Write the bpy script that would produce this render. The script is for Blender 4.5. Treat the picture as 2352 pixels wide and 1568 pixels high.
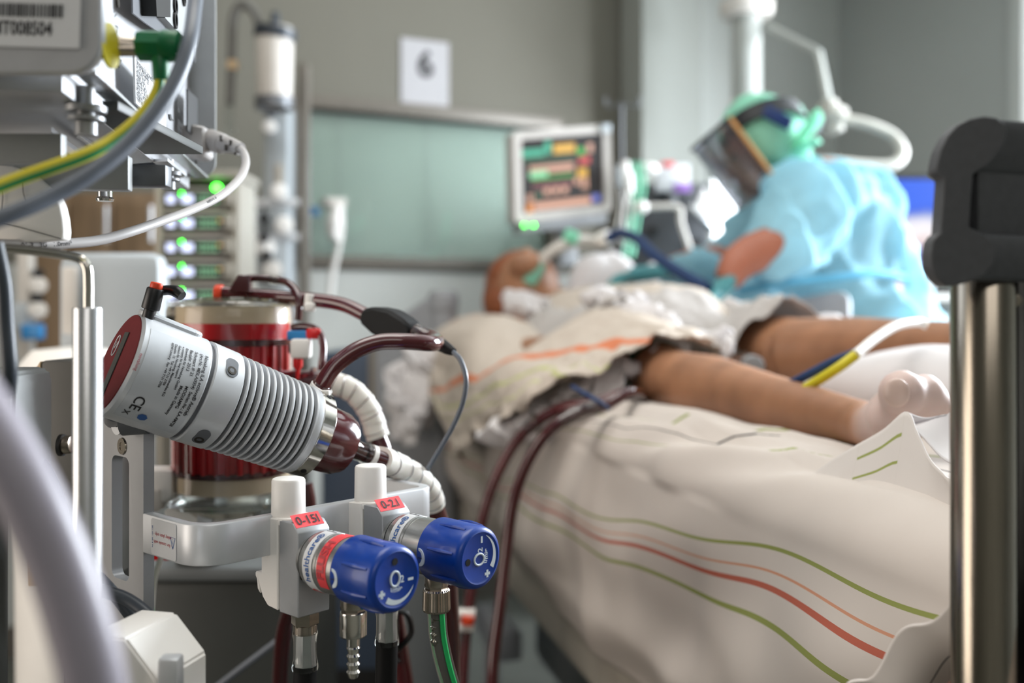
import bpy, bmesh, math, random
from mathutils import Vector, Matrix, noise
random.seed(7)
PI = math.pi
for o in list(bpy.data.objects): bpy.data.objects.remove(o)
scene = bpy.context.scene
C = scene.collection

# ---------------------------------------------------------------- camera
EYE = 1.05                     # eye height above the floor
FPX = 2287.0                   # 35 mm lens on a 2352 px wide frame
HOR = 720.0                    # pixel row of the horizon
cd = bpy.data.cameras.new('camera'); cam = bpy.data.objects.new('camera', cd); C.objects.link(cam)
cam.location = (0, 0, EYE); cam.rotation_euler = (PI/2, 0, 0)
cd.lens = 35; cd.sensor_width = 36; cd.sensor_fit = 'HORIZONTAL'
cd.shift_y = -(784-HOR)/2352
cd.clip_start = 0.02; cd.clip_end = 60
cd.dof.use_dof = True; cd.dof.focus_distance = 0.70; cd.dof.aperture_fstop = 3.4
scene.camera = cam
# ---------------------------------------------------------------- world, lamps, exposure
w = bpy.data.worlds.new('world'); scene.world = w; w.use_nodes = True
bg = w.node_tree.nodes['Background']; bg.inputs[0].default_value = (0.75, 0.85, 1.0, 1); bg.inputs[1].default_value = 0.3
vs = scene.view_settings
vs.view_transform = 'Standard'; vs.look = 'None'; vs.gamma = 1; vs.use_curve_mapping = False; vs.exposure = 0.0
def area(name, loc, target, sx, sy, power, col):
    l = bpy.data.lights.new(name, 'AREA'); l.shape = 'RECTANGLE'; l.size = sx; l.size_y = sy
    l.energy = power; l.color = col
    o = bpy.data.objects.new(name, l); C.objects.link(o); o.location = loc
    o.rotation_euler = (Vector(target)-Vector(loc)).to_track_quat('-Z', 'Y').to_euler()
    return o
area('daylight_window_lamp', (2.38, 2.72, 1.62), (0.5, 1.3, 0.75), 1.5, 1.35, 290, (0.86, 0.93, 1.0))
area('ceiling_lamp_light', (-0.4, 0.9, 2.66), (-0.4, 0.9, 0), 1.6, 1.2, 30, (1.0, 0.97, 0.92))
area('ceiling_lamp_light_rear', (-0.2, 3.0, 2.66), (-0.2, 3.0, 0), 1.2, 1.0, 3, (1.0, 0.98, 0.93))
area('left_fill_lamp', (-1.5, 0.30, 1.05), (0.2, 1.0, 0.88), .9, 1.1, 14, (1.0, 0.90, 0.80))  # added warm fill out of view at left, brightens flow meters and drape
area('front_fill_lamp', (0.4, -1.6, 2.2), (0.2, 1.2, 0.9), 1.6, .8, 9, (1.0, 0.95, 0.9))  # added weak fill lamp, unseen behind the camera

# ---------------------------------------------------------------- helpers
def P(px, py, Y):
    return Vector(((px-1176)/FPX*Y, Y, EYE-(py-HOR)/FPX*Y))
def PL(l): return [P(*a) for a in l]
def lin(c): return tuple((x/12.92 if x <= .04045 else ((x+.055)/1.055)**2.4) for x in [v/255 for v in c])
MATS = {}
def mat(name, rgb, rough=.5, metal=0, var=.06, scale=30, bump=0, trans=0, ior=1.45, emit=0, coat=0, sss=0, stretch=None, alpha=1, rgb2=None, spec=.5):
    m = bpy.data.materials.new(name); MATS[name] = m; m.use_nodes = True
    nt = m.node_tree; b = nt.nodes['Principled BSDF']; L = nt.links.new
    tc = nt.nodes.new('ShaderNodeTexCoord'); mp = nt.nodes.new('ShaderNodeMapping')
    if stretch: mp.inputs['Scale'].default_value = stretch
    L(tc.outputs['Object'], mp.inputs['Vector'])
    nz = nt.nodes.new('ShaderNodeTexNoise'); nz.inputs['Scale'].default_value = scale; nz.inputs['Detail'].default_value = 3
    L(mp.outputs[0], nz.inputs['Vector'])
    cr = nt.nodes.new('ShaderNodeValToRGB'); L(nz.outputs['Fac'], cr.inputs[0])
    c = lin(rgb); c2 = lin(rgb2) if rgb2 else c
    cr.color_ramp.elements[0].position = .3; cr.color_ramp.elements[1].position = .7
    cr.color_ramp.elements[0].color = tuple(max(0, x*(1-var)) for x in c)+(1,)
    cr.color_ramp.elements[1].color = tuple(min(1, x*(1+var)) for x in c2)+(1,)
    L(cr.outputs[0], b.inputs['Base Color'])
    b.inputs['Roughness'].default_value = rough; b.inputs['Metallic'].default_value = metal
    b.inputs['IOR'].default_value = ior; b.inputs['Transmission Weight'].default_value = trans
    b.inputs['Coat Weight'].default_value = coat; b.inputs['Coat Roughness'].default_value = .08
    b.inputs['Specular IOR Level'].default_value = spec
    if sss:
        b.inputs['Subsurface Weight'].default_value = sss; b.inputs['Subsurface Scale'].default_value = .01
    if alpha < 1: b.inputs['Alpha'].default_value = alpha
    if emit:
        L(cr.outputs[0], b.inputs['Emission Color']); b.inputs['Emission Strength'].default_value = emit
        nt.links.remove(b.inputs['Base Color'].links[0]); b.inputs['Base Color'].default_value = (.02, .02, .02, 1)
    if bump:
        bp = nt.nodes.new('ShaderNodeBump'); bp.inputs['Strength'].default_value = bump; bp.inputs['Distance'].default_value = .002
        L(nz.outputs['Fac'], bp.inputs['Height']); L(bp.outputs[0], b.inputs['Normal'])
    return m
def clear_mat(name, rgb, glossy=.1, rough=.05, tint=1.0):
    m = bpy.data.materials.new(name); MATS[name] = m; m.use_nodes = True
    nt = m.node_tree; nt.nodes.clear(); L = nt.links.new
    out = nt.nodes.new('ShaderNodeOutputMaterial'); mx = nt.nodes.new('ShaderNodeMixShader')
    t = nt.nodes.new('ShaderNodeBsdfTransparent'); t.inputs[0].default_value = lin(rgb)+(1,)
    g = nt.nodes.new('ShaderNodeBsdfGlossy'); g.inputs[0].default_value = (1, 1, 1, 1); g.inputs['Roughness'].default_value = rough
    lw = nt.nodes.new('ShaderNodeFresnel'); lw.inputs[0].default_value = 1.4
    mm = nt.nodes.new('ShaderNodeMath'); mm.operation = 'MULTIPLY_ADD'; mm.inputs[1].default_value = .7; mm.inputs[2].default_value = glossy
    L(lw.outputs[0], mm.inputs[0]); L(mm.outputs[0], mx.inputs[0])
    L(t.outputs[0], mx.inputs[1]); L(g.outputs[0], mx.inputs[2]); L(mx.outputs[0], out.inputs[0])
    return m
def cloth_mat(name, rgb, transl=.35, rough=.85, scale=25, var=.06):
    m = mat(name, rgb, rough, var=var, scale=scale, bump=.15, spec=.15)
    nt = m.node_tree; L = nt.links.new; b = nt.nodes['Principled BSDF']; out = nt.nodes['Material Output']
    tr = nt.nodes.new('ShaderNodeBsdfTranslucent'); cr = [n for n in nt.nodes if n.type == 'VALTORGB'][0]
    L(cr.outputs[0], tr.inputs[0])
    mx = nt.nodes.new('ShaderNodeMixShader'); mx.inputs[0].default_value = transl
    L(b.outputs[0], mx.inputs[1]); L(tr.outputs[0], mx.inputs[2]); L(mx.outputs[0], out.inputs[0])
    return m

def foot_tint(m, c, r0, r1, rgb):
    nt = m.node_tree; L = nt.links.new; b = nt.nodes['Principled BSDF']; src = b.inputs['Base Color'].links[0].from_socket
    tc = nt.nodes.new('ShaderNodeTexCoord'); d = nt.nodes.new('ShaderNodeVectorMath'); d.operation = 'DISTANCE'; d.inputs[1].default_value = c
    L(tc.outputs['Object'], d.inputs[0]); mr = nt.nodes.new('ShaderNodeMapRange'); mr.inputs[1].default_value = r0; mr.inputs[2].default_value = r1
    mr.inputs[3].default_value = 1; mr.inputs[4].default_value = 0; L(d.outputs['Value'], mr.inputs[0])
    mx = nt.nodes.new('ShaderNodeMix'); mx.data_type = 'RGBA'; L(mr.outputs[0], mx.inputs[0]); L(src, mx.inputs[6]); mx.inputs[7].default_value = lin(rgb)+(1,)
    L(mx.outputs[2], b.inputs['Base Color'])
# geometry: every generator returns (verts, faces)
def join(*gs):
    V = []; F = []
    for g in gs:
        n = len(V); V += [Vector(v) for v in g[0]]; F += [tuple(i+n for i in f) for f in g[1]]
    return V, F
def xf(g, M): return [M @ Vector(v) for v in g[0]], g[1]
def frame(o, x, y, z):
    M = Matrix((Vector(x), Vector(y), Vector(z))).transposed().to_4x4(); M.translation = Vector(o); return M
def frame_z(o, z, up=(0, 0, 1)):
    z = Vector(z).normalized(); up = Vector(up)
    if abs(z.dot(up)) > .98: up = Vector((0, 1, 0))
    x = up.cross(z).normalized(); y = z.cross(x); return frame(o, x, y, z)
def bm_out(bm):
    bm.verts.ensure_lookup_table(); bm.verts.index_update()
    r = [v.co.copy() for v in bm.verts], [tuple(v.index for v in f.verts) for f in bm.faces]; bm.free(); return r
def box(sx, sy, sz, bev=.001, M=None, seg=2):
    bm = bmesh.new(); bmesh.ops.create_cube(bm, size=1)
    for v in bm.verts: v.co = Vector((v.co.x*sx, v.co.y*sy, v.co.z*sz))
    if bev: bmesh.ops.bevel(bm, geom=bm.edges[:], offset=min(bev, sx*.45, sy*.45, sz*.45), segments=seg, affect='EDGES', profile=.5)
    g = bm_out(bm); return xf(g, M) if M else g
def boxat(c, sx, sy, sz, bev=.001, yaw=0, seg=2):
    return box(sx, sy, sz, bev, Matrix.Translation(Vector(c)) @ Matrix.Rotation(yaw, 4, 'Z'), seg)
def prism(pts, depth, bev=0, M=None, seg=1, holes=()):
    bm = bmesh.new()
    if holes:
        from mathutils.geometry import tessellate_polygon
        loops = [[Vector((p[0], p[1], 0)) for p in pts]]+[[Vector((p[0], p[1], 0)) for p in h] for h in holes]
        flat = [v for l in loops for v in l]
        tris = tessellate_polygon(loops)
        n = len(flat)
        V = [v.copy() for v in flat]+[v+Vector((0, 0, depth)) for v in flat]
        F = [tuple(t) for t in tris]+[tuple(i+n for i in reversed(t)) for t in tris]
        k = 0
        for l in loops:
            m = len(l)
            for i in range(m):
                a, b = k+i, k+(i+1) % m; F.append((a, b, b+n, a+n))
            k += m
        g = (V, F); return xf(g, M) if M else g
    vs = [bm.verts.new((p[0], p[1], 0)) for p in pts]; f = bm.faces.new(vs)
    r = bmesh.ops.extrude_face_region(bm, geom=[f])
    for v in [e for e in r['geom'] if isinstance(e, bmesh.types.BMVert)]: v.co.z += depth
    bmesh.ops.recalc_face_normals(bm, faces=bm.faces[:])
    if bev: bmesh.ops.bevel(bm, geom=bm.edges[:], offset=bev, segments=seg, affect='EDGES')
    g = bm_out(bm); return xf(g, M) if M else g
def rrect(w, h, r, n=5):
    out = []
    for cx, cy, a0 in ((w/2-r, h/2-r, 0), (-w/2+r, h/2-r, 90), (-w/2+r, -h/2+r, 180), (w/2-r, -h/2+r, 270)):
        for i in range(n+1):
            a = math.radians(a0+90*i/n); out.append((cx+r*math.cos(a), cy+r*math.sin(a)))
    return out
def circ(cx, cy, r, n=20, ry=None): return [(cx+r*math.cos(2*PI*i/n), cy+(ry or r)*math.sin(2*PI*i/n)) for i in range(n)]
def spline(pts, res=8):
    pts = [Vector(p) for p in pts]
    if len(pts) < 3: return [pts[0].lerp(pts[1], i/res) for i in range(res+1)]
    q = [pts[0]*2-pts[1]]+pts+[pts[-1]*2-pts[-2]]; out = []
    for i in range(1, len(q)-2):
        a, b, c, d = q[i-1:i+3]
        for k in range(res):
            t = k/res
            out.append(.5*((2*b)+(c-a)*t+(2*a-5*b+4*c-d)*t*t+(3*b-a-3*c+d)*t*t*t))
    out.append(pts[-1]); return out
def sweep(path, radii, seg=14, flat=1.0, up=None, cap=True):
    n = len(path); V = []; F = []
    t0 = (path[1]-path[0]).normalized()
    u = Vector(up) if up else (Vector((0, 0, 1)) if abs(t0.z) < .9 else Vector((0, 1, 0)))
    for i, p in enumerate(path):
        t = (path[min(i+1, n-1)]-path[max(i-1, 0)]).normalized()
        if t.length < .5: t = t0
        if up: u = Vector(up)
        u = (u-t*u.dot(t)).normalized(); v = t.cross(u)
        r = radii(i/(n-1)) if callable(radii) else (radii[i] if isinstance(radii, (list, tuple)) else radii)
        for k in range(seg):
            a = 2*PI*k/seg; V.append(p+u*math.cos(a)*r*flat+v*math.sin(a)*r)
    for i in range(n-1):
        for k in range(seg):
            a = i*seg+k; b = i*seg+(k+1) % seg; F.append((a, b, b+seg, a+seg))
    if cap: F.append(tuple(reversed(range(seg)))); F.append(tuple(range((n-1)*seg, n*seg)))
    return V, F
def tube(pts, r, seg=14, res=8, **k): 
    pa = spline(pts, res)
    if isinstance(r, (list, tuple)):
        rr = list(r); m = len(rr)-1
        def rf(t):
            x = t*m; i = min(int(x), m-1); return rr[i]+(rr[i+1]-rr[i])*(x-i)
        r = rf
    return sweep(pa, r, seg, **k)
def cyl(a, b, r, r2=None, seg=32, bev=0):
    a = Vector(a); b = Vector(b); r2 = r if r2 is None else r2; L = (b-a).length
    if bev: return lathe([(0, 0), (0, r-bev), (bev*.3, r-bev*.3), (bev, r), (L-bev, r2), (L-bev*.3, r2-bev*.3), (L, r2-bev), (L, 0)], a, b-a, seg)
    return lathe([(0, 0), (0, r), (L, r2), (L, 0)], a, b-a, seg)
def lathe(prof, o, axis, seg=40, up=(0, 0, 1)):
    M = frame_z(o, axis, up); V = []; F = []; rows = []
    for t, r in prof:
        if r <= 1e-7: V.append(Vector((0, 0, t))); rows.append([len(V)-1])
        else:
            s = len(V); V += [Vector((r*math.cos(2*PI*k/seg), r*math.sin(2*PI*k/seg), t)) for k in range(seg)]; rows.append(list(range(s, s+seg)))
    for a, b in zip(rows, rows[1:]):
        for k in range(seg):
            k2 = (k+1) % seg
            if len(a) == 1 and len(b) == 1: continue
            if len(a) == 1: F.append((a[0], b[k], b[k2]))
            elif len(b) == 1: F.append((a[k], b[0], a[k2]))
            else: F.append((a[k], b[k], b[k2], a[k2]))
    return xf((V, F), M)
def ball(c, r, sc=(1, 1, 1), M=None, u=20, v=12):
    bm = bmesh.new(); bmesh.ops.create_uvsphere(bm, u_segments=u, v_segments=v, radius=r)
    g = bm_out(bm)
    R = M or Matrix.Identity(4)
    return [Vector(c)+R @ Vector((p.x*sc[0], p.y*sc[1], p.z*sc[2])) for p in g[0]], g[1]
def loft(rings, cap=True):
    n = len(rings[0]); V = [p for r in rings for p in r]; F = []
    for i in range(len(rings)-1):
        for k in range(n):
            a = i*n+k; b = i*n+(k+1) % n; F.append((a, b, b+n, a+n))
    if cap: F.append(tuple(reversed(range(n)))); F.append(tuple(range(len(V)-n, len(V))))
    return V, F
def grid(nu, nv, fn):
    V = [Vector(fn(i/(nu-1), j/(nv-1))) for i in range(nu) for j in range(nv)]
    F = [(i*nv+j, (i+1)*nv+j, (i+1)*nv+j+1, i*nv+j+1) for i in range(nu-1) for j in range(nv-1)]
    return V, F
def slab(g, th, dirn=None):
    """give an open sheet a thickness along its vertex normals"""
    bm = bmesh.new(); vs = [bm.verts.new(v) for v in g[0]]
    for f in g[1]:
        try: bm.faces.new([vs[i] for i in f])
        except ValueError: pass
    bmesh.ops.recalc_face_normals(bm, faces=bm.faces[:])
    bm.normal_update()
    bmesh.ops.solidify(bm, geom=bm.faces[:], thickness=th)
    return bm_out(bm)
def text_geo(s, size, fn, align='CENTER', bold=0):
    cu = bpy.data.curves.new('txt', 'FONT'); cu.body = s; cu.size = size; cu.align_x = align; cu.align_y = 'CENTER'
    cu.resolution_u = 3; cu.offset = bold; cu.fill_mode = 'FRONT'
    ob = bpy.data.objects.new('txt', cu)
    me = bpy.data.meshes.new_from_object(ob)
    V = [Vector(fn(v.co.x, v.co.y)) for v in me.vertices]; F = [tuple(p.vertices) for p in me.polygons]
    bpy.data.objects.remove(ob); bpy.data.curves.remove(cu); bpy.data.meshes.remove(me)
    return V, F
def remesh(g, voxel, smooth=2):
    me = bpy.data.meshes.new('tmp'); me.from_pydata(g[0], [], g[1]); me.update()
    ob = bpy.data.objects.new('tmp', me); C.objects.link(ob)
    bm = bmesh.new(); bm.from_mesh(me); bmesh.ops.recalc_face_normals(bm, faces=bm.faces[:]); bm.to_mesh(me); bm.free()
    md = ob.modifiers.new('r', 'REMESH'); md.mode = 'VOXEL'; md.voxel_size = voxel
    if smooth:
        s = ob.modifiers.new('s', 'SMOOTH'); s.factor = .6; s.iterations = smooth
    dg = bpy.context.evaluated_depsgraph_get(); m2 = bpy.data.meshes.new_from_object(ob.evaluated_get(dg))
    V = [v.co.copy() for v in m2.vertices]; F = [tuple(p.vertices) for p in m2.polygons]
    bpy.data.objects.remove(ob); bpy.data.meshes.remove(me); bpy.data.meshes.remove(m2)
    return V, F
def mesh_obj(name, g, m, sharp=35):
    me = bpy.data.meshes.new(name); me.from_pydata([tuple(v) for v in g[0]], [], g[1])
    bm = bmesh.new(); bm.from_mesh(me); bmesh.ops.recalc_face_normals(bm, faces=bm.faces[:])
    for f in bm.faces: f.smooth = True
    bm.to_mesh(me); bm.free()
    me.set_sharp_from_angle(angle=math.radians(sharp))
    me.materials.append(MATS[m] if isinstance(m, str) else m)
    o = bpy.data.objects.new(name, me); C.objects.link(o); return o
def part(name, g, m, parent, label=None, sharp=35, stuff=False):
    o = mesh_obj(name, g, m, sharp)
    o.parent = parent
    if parent.type == 'EMPTY': o.matrix_parent_inverse = Matrix.Translation(parent.location).inverted()
    if label: o['label'] = label
    if stuff: o['kind'] = 'stuff'
    return o
def thing(name, label, cat, loc, group=None):
    o = bpy.data.objects.new(name, None); C.objects.link(o); o.location = Vector(loc); o.empty_display_size = .05
    o['label'] = label; o['category'] = cat
    if group: o['group'] = group
    return o
def solo(name, label, cat, g, m, group=None, sharp=35):
    o = mesh_obj(name, g, m, sharp); o['label'] = label; o['category'] = cat
    if group: o['group'] = group
    return o
def struct(name, g, m, parent=None, sharp=35):
    if parent: return part(name, g, m, parent, sharp=sharp)
    o = mesh_obj(name, g, m, sharp); o['kind'] = 'structure'; return o
def fbm(x, y, z=0, o=3):
    s = 0; a = 1
    for i in range(o): s += a*noise.noise(Vector((x, y, z))*(2**i)); a *= .5
    return s
def sstep(a, b, x):
    t = max(0, min(1, (x-a)/(b-a))); return t*t*(3-2*t)

# ---------------------------------------------------------------- materials
mat('alu_mid', (150, 151, 153), .4, .4, scale=60, var=.03, bump=.03)
mat('wall_paint', (106, 103, 93), .8, scale=3, var=.02, bump=.05)
mat('wall_white', (164, 166, 161), .8, scale=3, var=.02)
mat('pillar_paint', (134, 136, 130), .8, scale=3, var=.02)
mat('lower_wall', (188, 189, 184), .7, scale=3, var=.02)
mat('wall_grey', (144, 146, 142), .8, scale=3, var=.02)
mat('ceiling_white', (215, 215, 210), .8, scale=3, var=.02)
mat('floor_vinyl', (96, 98, 92), .35, scale=6, var=.08)
mat('frame_bronze', (112, 106, 98), .45, .3)
mat('blind_slat', (226, 234, 229), .6, scale=4, var=.03)
clear_mat('glass', (250, 254, 252), .04, .02)
clear_mat('clear_plastic', (238, 240, 238), .03, .08)
clear_mat('clear_wall', (250, 246, 246), .0, .08)
clear_mat('visor_plastic', (205, 208, 212), .10, .2)
mat('blind_back', (190, 198, 192), .7, var=.05)
mat('alu', (206, 208, 211), .36, .38, scale=60, var=.03, bump=.03)
mat('alu_bright', (205, 206, 208), .27, .85, scale=60, var=.03)
mat('alu_dark', (104, 106, 110), .45, .5, scale=60, var=.03)
mat('alu_brushed', (172, 172, 170), .3, .9, scale=40, var=.05, stretch=(1, 1, 30), bump=.05)
mat('chrome', (205, 200, 192), .12, 1, var=.03)
mat('steel', (170, 160, 148), .24, 1, scale=25, var=.08, stretch=(1, 1, 12))
mat('pole_steel', (150, 142, 130), .2, 1, scale=60, var=.12, stretch=(30, 30, .4), bump=.04)
mat('sheet_metal', (176, 177, 180), .4, .35, scale=80, var=.03)
mat('panel_grey', (150, 152, 152), .5, .1, scale=80, var=.03)
mat('dark_cavity', (14, 14, 15), .6)
mat('screw_dark', (70, 66, 62), .35, .8)
mat('white_plastic', (238, 234, 229), .42, scale=20, var=.02, coat=.1)
mat('sign_paper', (168, 166, 168), .6, var=.02)
mat('monitor_shell', (172, 166, 160), .5, var=.02)
mat('cream_plastic', (205, 199, 192), .5, scale=20, var=.03)
mat('grey_plastic', (128, 129, 131), .5, scale=20, var=.03)
mat('rack_grey', (152, 147, 137), .5, scale=20, var=.03)
mat('pale_blue_grey', (168, 174, 178), .45, scale=10, var=.03)
mat('charcoal', (70, 71, 74), .55, scale=200, var=.08, bump=.06)
mat('black_plastic', (22, 22, 23), .38, scale=60, var=.1)
mat('black_rubber', (16, 16, 17), .6, scale=60, var=.1, spec=.25)
mat('silver_paint', (160, 162, 165), .42, .3, scale=80, var=.04, bump=.05)
mat('hose_cream', (168, 165, 156), .5, var=.03)
mat('blue_knob', (0, 56, 146), .34, scale=200, var=.06, coat=.15, bump=.03)
mat('print_white', (215, 225, 232), .5, var=.01)
mat('print_black', (30, 28, 30), .5, var=.01)
mat('print_red', (170, 60, 66), .5, var=.02)
mat('print_blue', (50, 90, 150), .5, var=.01)
mat('label_red', (222, 66, 72), .5, var=.02)
mat('label_white', (205, 206, 208), .42, var=.01)
mat('label_silver', (196, 199, 203), .36, .25, var=.02)
mat('maroon_cap', (104, 38, 42), .6, scale=150, var=.05, spec=.15)
mat('blood_dark', (62, 8, 14), .16, scale=25, var=.15, coat=.8, ior=1.45)
mat('blood_tube', (74, 10, 18), .2, scale=20, var=.15, coat=.9)
mat('blood_red', (160, 10, 22), .25, scale=22, var=.3, coat=.6, stretch=(1, 1, .15), rgb2=(190, 14, 26))
mat('blood_core', (120, 8, 16), .3, scale=26, var=.25, coat=.7, stretch=(1, 1, .12), rgb2=(176, 12, 24))
mat('blood_pale', (176, 62, 52), .4, scale=30, var=.15, coat=.4, stretch=(1, 1, .2), rgb2=(120, 18, 22))
mat('potting_cream', (196, 186, 158), .4, scale=10, var=.04, coat=.5)
mat('tape_white', (232, 228, 220), .42, scale=20, var=.02, sss=.1)
mat('cable_grey', (92, 98, 108), .42, scale=30, var=.04, coat=.1)
mat('cable_dark', (52, 58, 66), .4, scale=30, var=.06)
mat('cable_light', (172, 168, 166), .45, scale=30, var=.03)
mat('cable_lilac', (148, 142, 152), .4, scale=20, var=.04, coat=.1)
mat('plug_green', (6, 104, 58), .42, scale=60, var=.08)
mat('wire_yellow', (200, 186, 20), .4, var=.04)
mat('wire_green', (20, 120, 60), .4, var=.04)
mat('stripe_green', (30, 175, 95), .4, var=.03)
mat('orange_red', (224, 70, 34), .45, var=.05)
mat('stopcock_red', (214, 22, 24), .35, var=.05, coat=.4)
mat('stopcock_blue', (50, 130, 190), .35, var=.05)
mat('beige_plastic', (196, 168, 132), .5, var=.03)
mat('box_grey', (100, 98, 94), .55, var=.04)
mat('cart_dark', (58, 60, 58), .5, scale=6, var=.1)
mat('cart_grey', (104, 108, 110), .5, scale=6, var=.06)
mat('cart_blue', (62, 74, 92), .5, scale=6, var=.08)
mat('deep_blue', (18, 48, 92), .55, scale=12, var=.15)
mat('bed_grey', (138, 140, 144), .42, scale=15, var=.04)
mat('bed_cream', (176, 168, 156), .5, scale=15, var=.04)
mat('skin_leg', (138, 97, 71), .5, scale=14, var=.1, sss=.12, rgb2=(160, 114, 84), bump=.04)
mat('skin_foot', (196, 172, 164), .5, scale=30, var=.08, sss=.15, rgb2=(180, 150, 142), bump=.05)
mat('skin_face', (178, 118, 92), .5, scale=14, var=.1, sss=.15)
mat('skin_arm', (162, 100, 78), .5, scale=10, var=.08, sss=.15)
mat('hair_brown', (122, 66, 34), .6, scale=60, var=.4, stretch=(1, 1, 4))
mat('toenail', (206, 180, 168), .3, coat=.3)
cloth_mat('gown_blue', (170, 220, 236), .42, scale=7, var=.14)
cloth_mat('gown_front', (100, 172, 204), .2, scale=7, var=.1)
cloth_mat('hood_green', (156, 222, 196), .38, scale=9, var=.14)
cloth_mat('bandage_green', (40, 92, 72), .15)
cloth_mat('white_cloth', (226, 222, 222), .25, scale=10, var=.03)
cloth_mat('patient_gown', (190, 184, 180), .2, scale=10, var=.04)
mat('glove_teal', (70, 140, 146), .45, var=.06, coat=.1)
mat('band_black', (20, 22, 26), .5, var=.2)
mat('band_blue', (22, 48, 100), .5, var=.1)
mat('visor_edge', (226, 168, 104), .4, var=.04)
mat('lit_daylight', (244, 248, 255), .5, var=.0, emit=5.0)
mat('led_green', (60, 255, 50), .4, var=0, emit=30)
mat('screen_black', (40, 34, 34), .25, var=.1, emit=.9)
mat('ink_teal', (40, 190, 150), .5, var=0, emit=.95)
mat('ink_yellow', (250, 190, 30), .5, var=0, emit=.95)
mat('ink_green', (40, 200, 40), .5, var=0, emit=.95)
mat('ink_darkgreen', (30, 90, 40), .5, var=0, emit=.95)
mat('ink_red', (226, 50, 40), .5, var=0, emit=.95)
mat('ink_maroon', (120, 40, 40), .5, var=0, emit=.95)
mat('ink_peach', (240, 180, 150), .5, var=0, emit=.95)
mat('ink_orange', (250, 150, 30), .5, var=0, emit=.95)
mat('ink_mint', (160, 236, 180), .5, var=0, emit=.95)
mat('ink_white', (214, 222, 255), .5, var=0, emit=2.2)
mat('ink_lilac', (120, 130, 220), .5, var=0, emit=.95)
mat('purple_print', (150, 110, 185), .5, var=.02)
# ================================================================ the setting
CEIL = 2.75
def slabwall(a, b, z0=0, z1=CEIL, th=.12, holes=()):
    """vertical wall from plan point a to b; holes are (s0, s1, z0, z1) along it; thickness goes to the far side"""
    a = Vector((a[0], a[1], 0)); b = Vector((b[0], b[1], 0)); d = (b-a).normalized(); L = (b-a).length
    M = frame(a, d, (0, 0, 1), d.cross(Vector((0, 0, 1))))
    pts = [(0, z0), (L, z0), (L, z1), (0, z1)]
    hs = [[(h[0], h[2]), (h[0], h[3]), (h[1], h[3]), (h[1], h[2])] for h in holes]
    return prism(pts, -th, M=M, holes=hs), M
DW = Vector((.9067, .4217, 0)); NW = Vector((.4217, -.9067, 0))          # back wall direction and its normal into the room
def WP(px, py, off=0):
    q = (px-1176)/FPX; s = (3.4*q+.737)/(.9067-.4217*q); Y = 3.4+.4217*s
    return P(px, py, Y)+NW*off
def wall_s(px):
    q = (px-1176)/FPX; return (3.4*q+.737)/(.9067-.4217*q)
wa = Vector((-.737, 3.4, 0))-DW*1.9
wb = Vector((-.737, 3.4, 0))+DW*wall_s(1425)
s0, s1 = wall_s(688)+1.9, wall_s(1262)+1.9
wz0, wz1 = EYE+.200, EYE+.705
g, MW = slabwall(wa, wb, holes=[(s0, s1, wz0, wz1)])
struct('wall_back', g, 'wall_paint')
# window in the back wall: frame, pane, blind slats
fr = thing('window_1', 'wide interior window with bronze frame and closed pale green blinds', 'window', MW @ Vector((0, 0, 0))); fr['kind'] = 'structure'
MF = MW
def wbox(x0, x1, y0, y1, z0, z1, b=.003): return box(x1-x0, y1-y0, z1-z0, b, MF @ Matrix.Translation(((x0+x1)/2, (y0+y1)/2, (z0+z1)/2)))
t = .045
part('window_frame', join(wbox(s0-t, s1+t, wz1, wz1+t, -.06, .025), wbox(s0-t, s1+t, wz0-t, wz0, -.06, .025),
     wbox(s0-t, s0, wz0, wz1, -.06, .025), wbox(s1, s1+t, wz0, wz1, -.06, .025)), 'frame_bronze', fr)
part('pane', wbox(s0, s1, wz0, wz1, -.012, -.008, 0), 'glass', fr)
sl = []
n = 39
for i in range(n):
    z = wz0+.006+i*(wz1-wz0-.012)/(n-1)
    sl.append(xf(box(s1-s0-.01, .0138, .0008, 0), MF @ Matrix.Translation(((s0+s1)/2, z, -.05)) @ Matrix.Rotation(math.radians(-38), 4, 'X')))
part('blind_slat', join(*sl), 'blind_slat', fr, stuff=True)
part('blind_cord', join(*[wbox(x, x+.002, wz0, wz1, -.043, -.041, 0) for x in (s0+.15, (s0+s1)/2, s1-.15)]), 'label_white', fr)
part('blind_backing', wbox(s0-.02, s1+.02, wz0-.02, wz1+.02, -.085, -.075, 0), 'blind_back', fr)
struct('lower_board_1', slabwall(wa+NW*.008, wb+NW*.008, .1, wz0-.05, .008)[0], 'lower_wall')  # thin board below the window, lighter than the wall above
struct('baseboard_back', slabwall(wa+NW*.012, wb+NW*.012, 0, .1, .012)[0], 'frame_bronze')
# pillar, side walls, floor, ceiling
pe = P(1602, 0, 4.06); pe.z = 0
pf = wb+NW*.16
struct('wall_pillar', slabwall(pf, (pe.x, pe.y-.1))[0], 'pillar_paint')
struct('wall_pillar_side', slabwall(wb, pf, th=.1)[0], 'pillar_paint')
pg = P(1925, 0, 4.45); pg.z = 0
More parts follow.
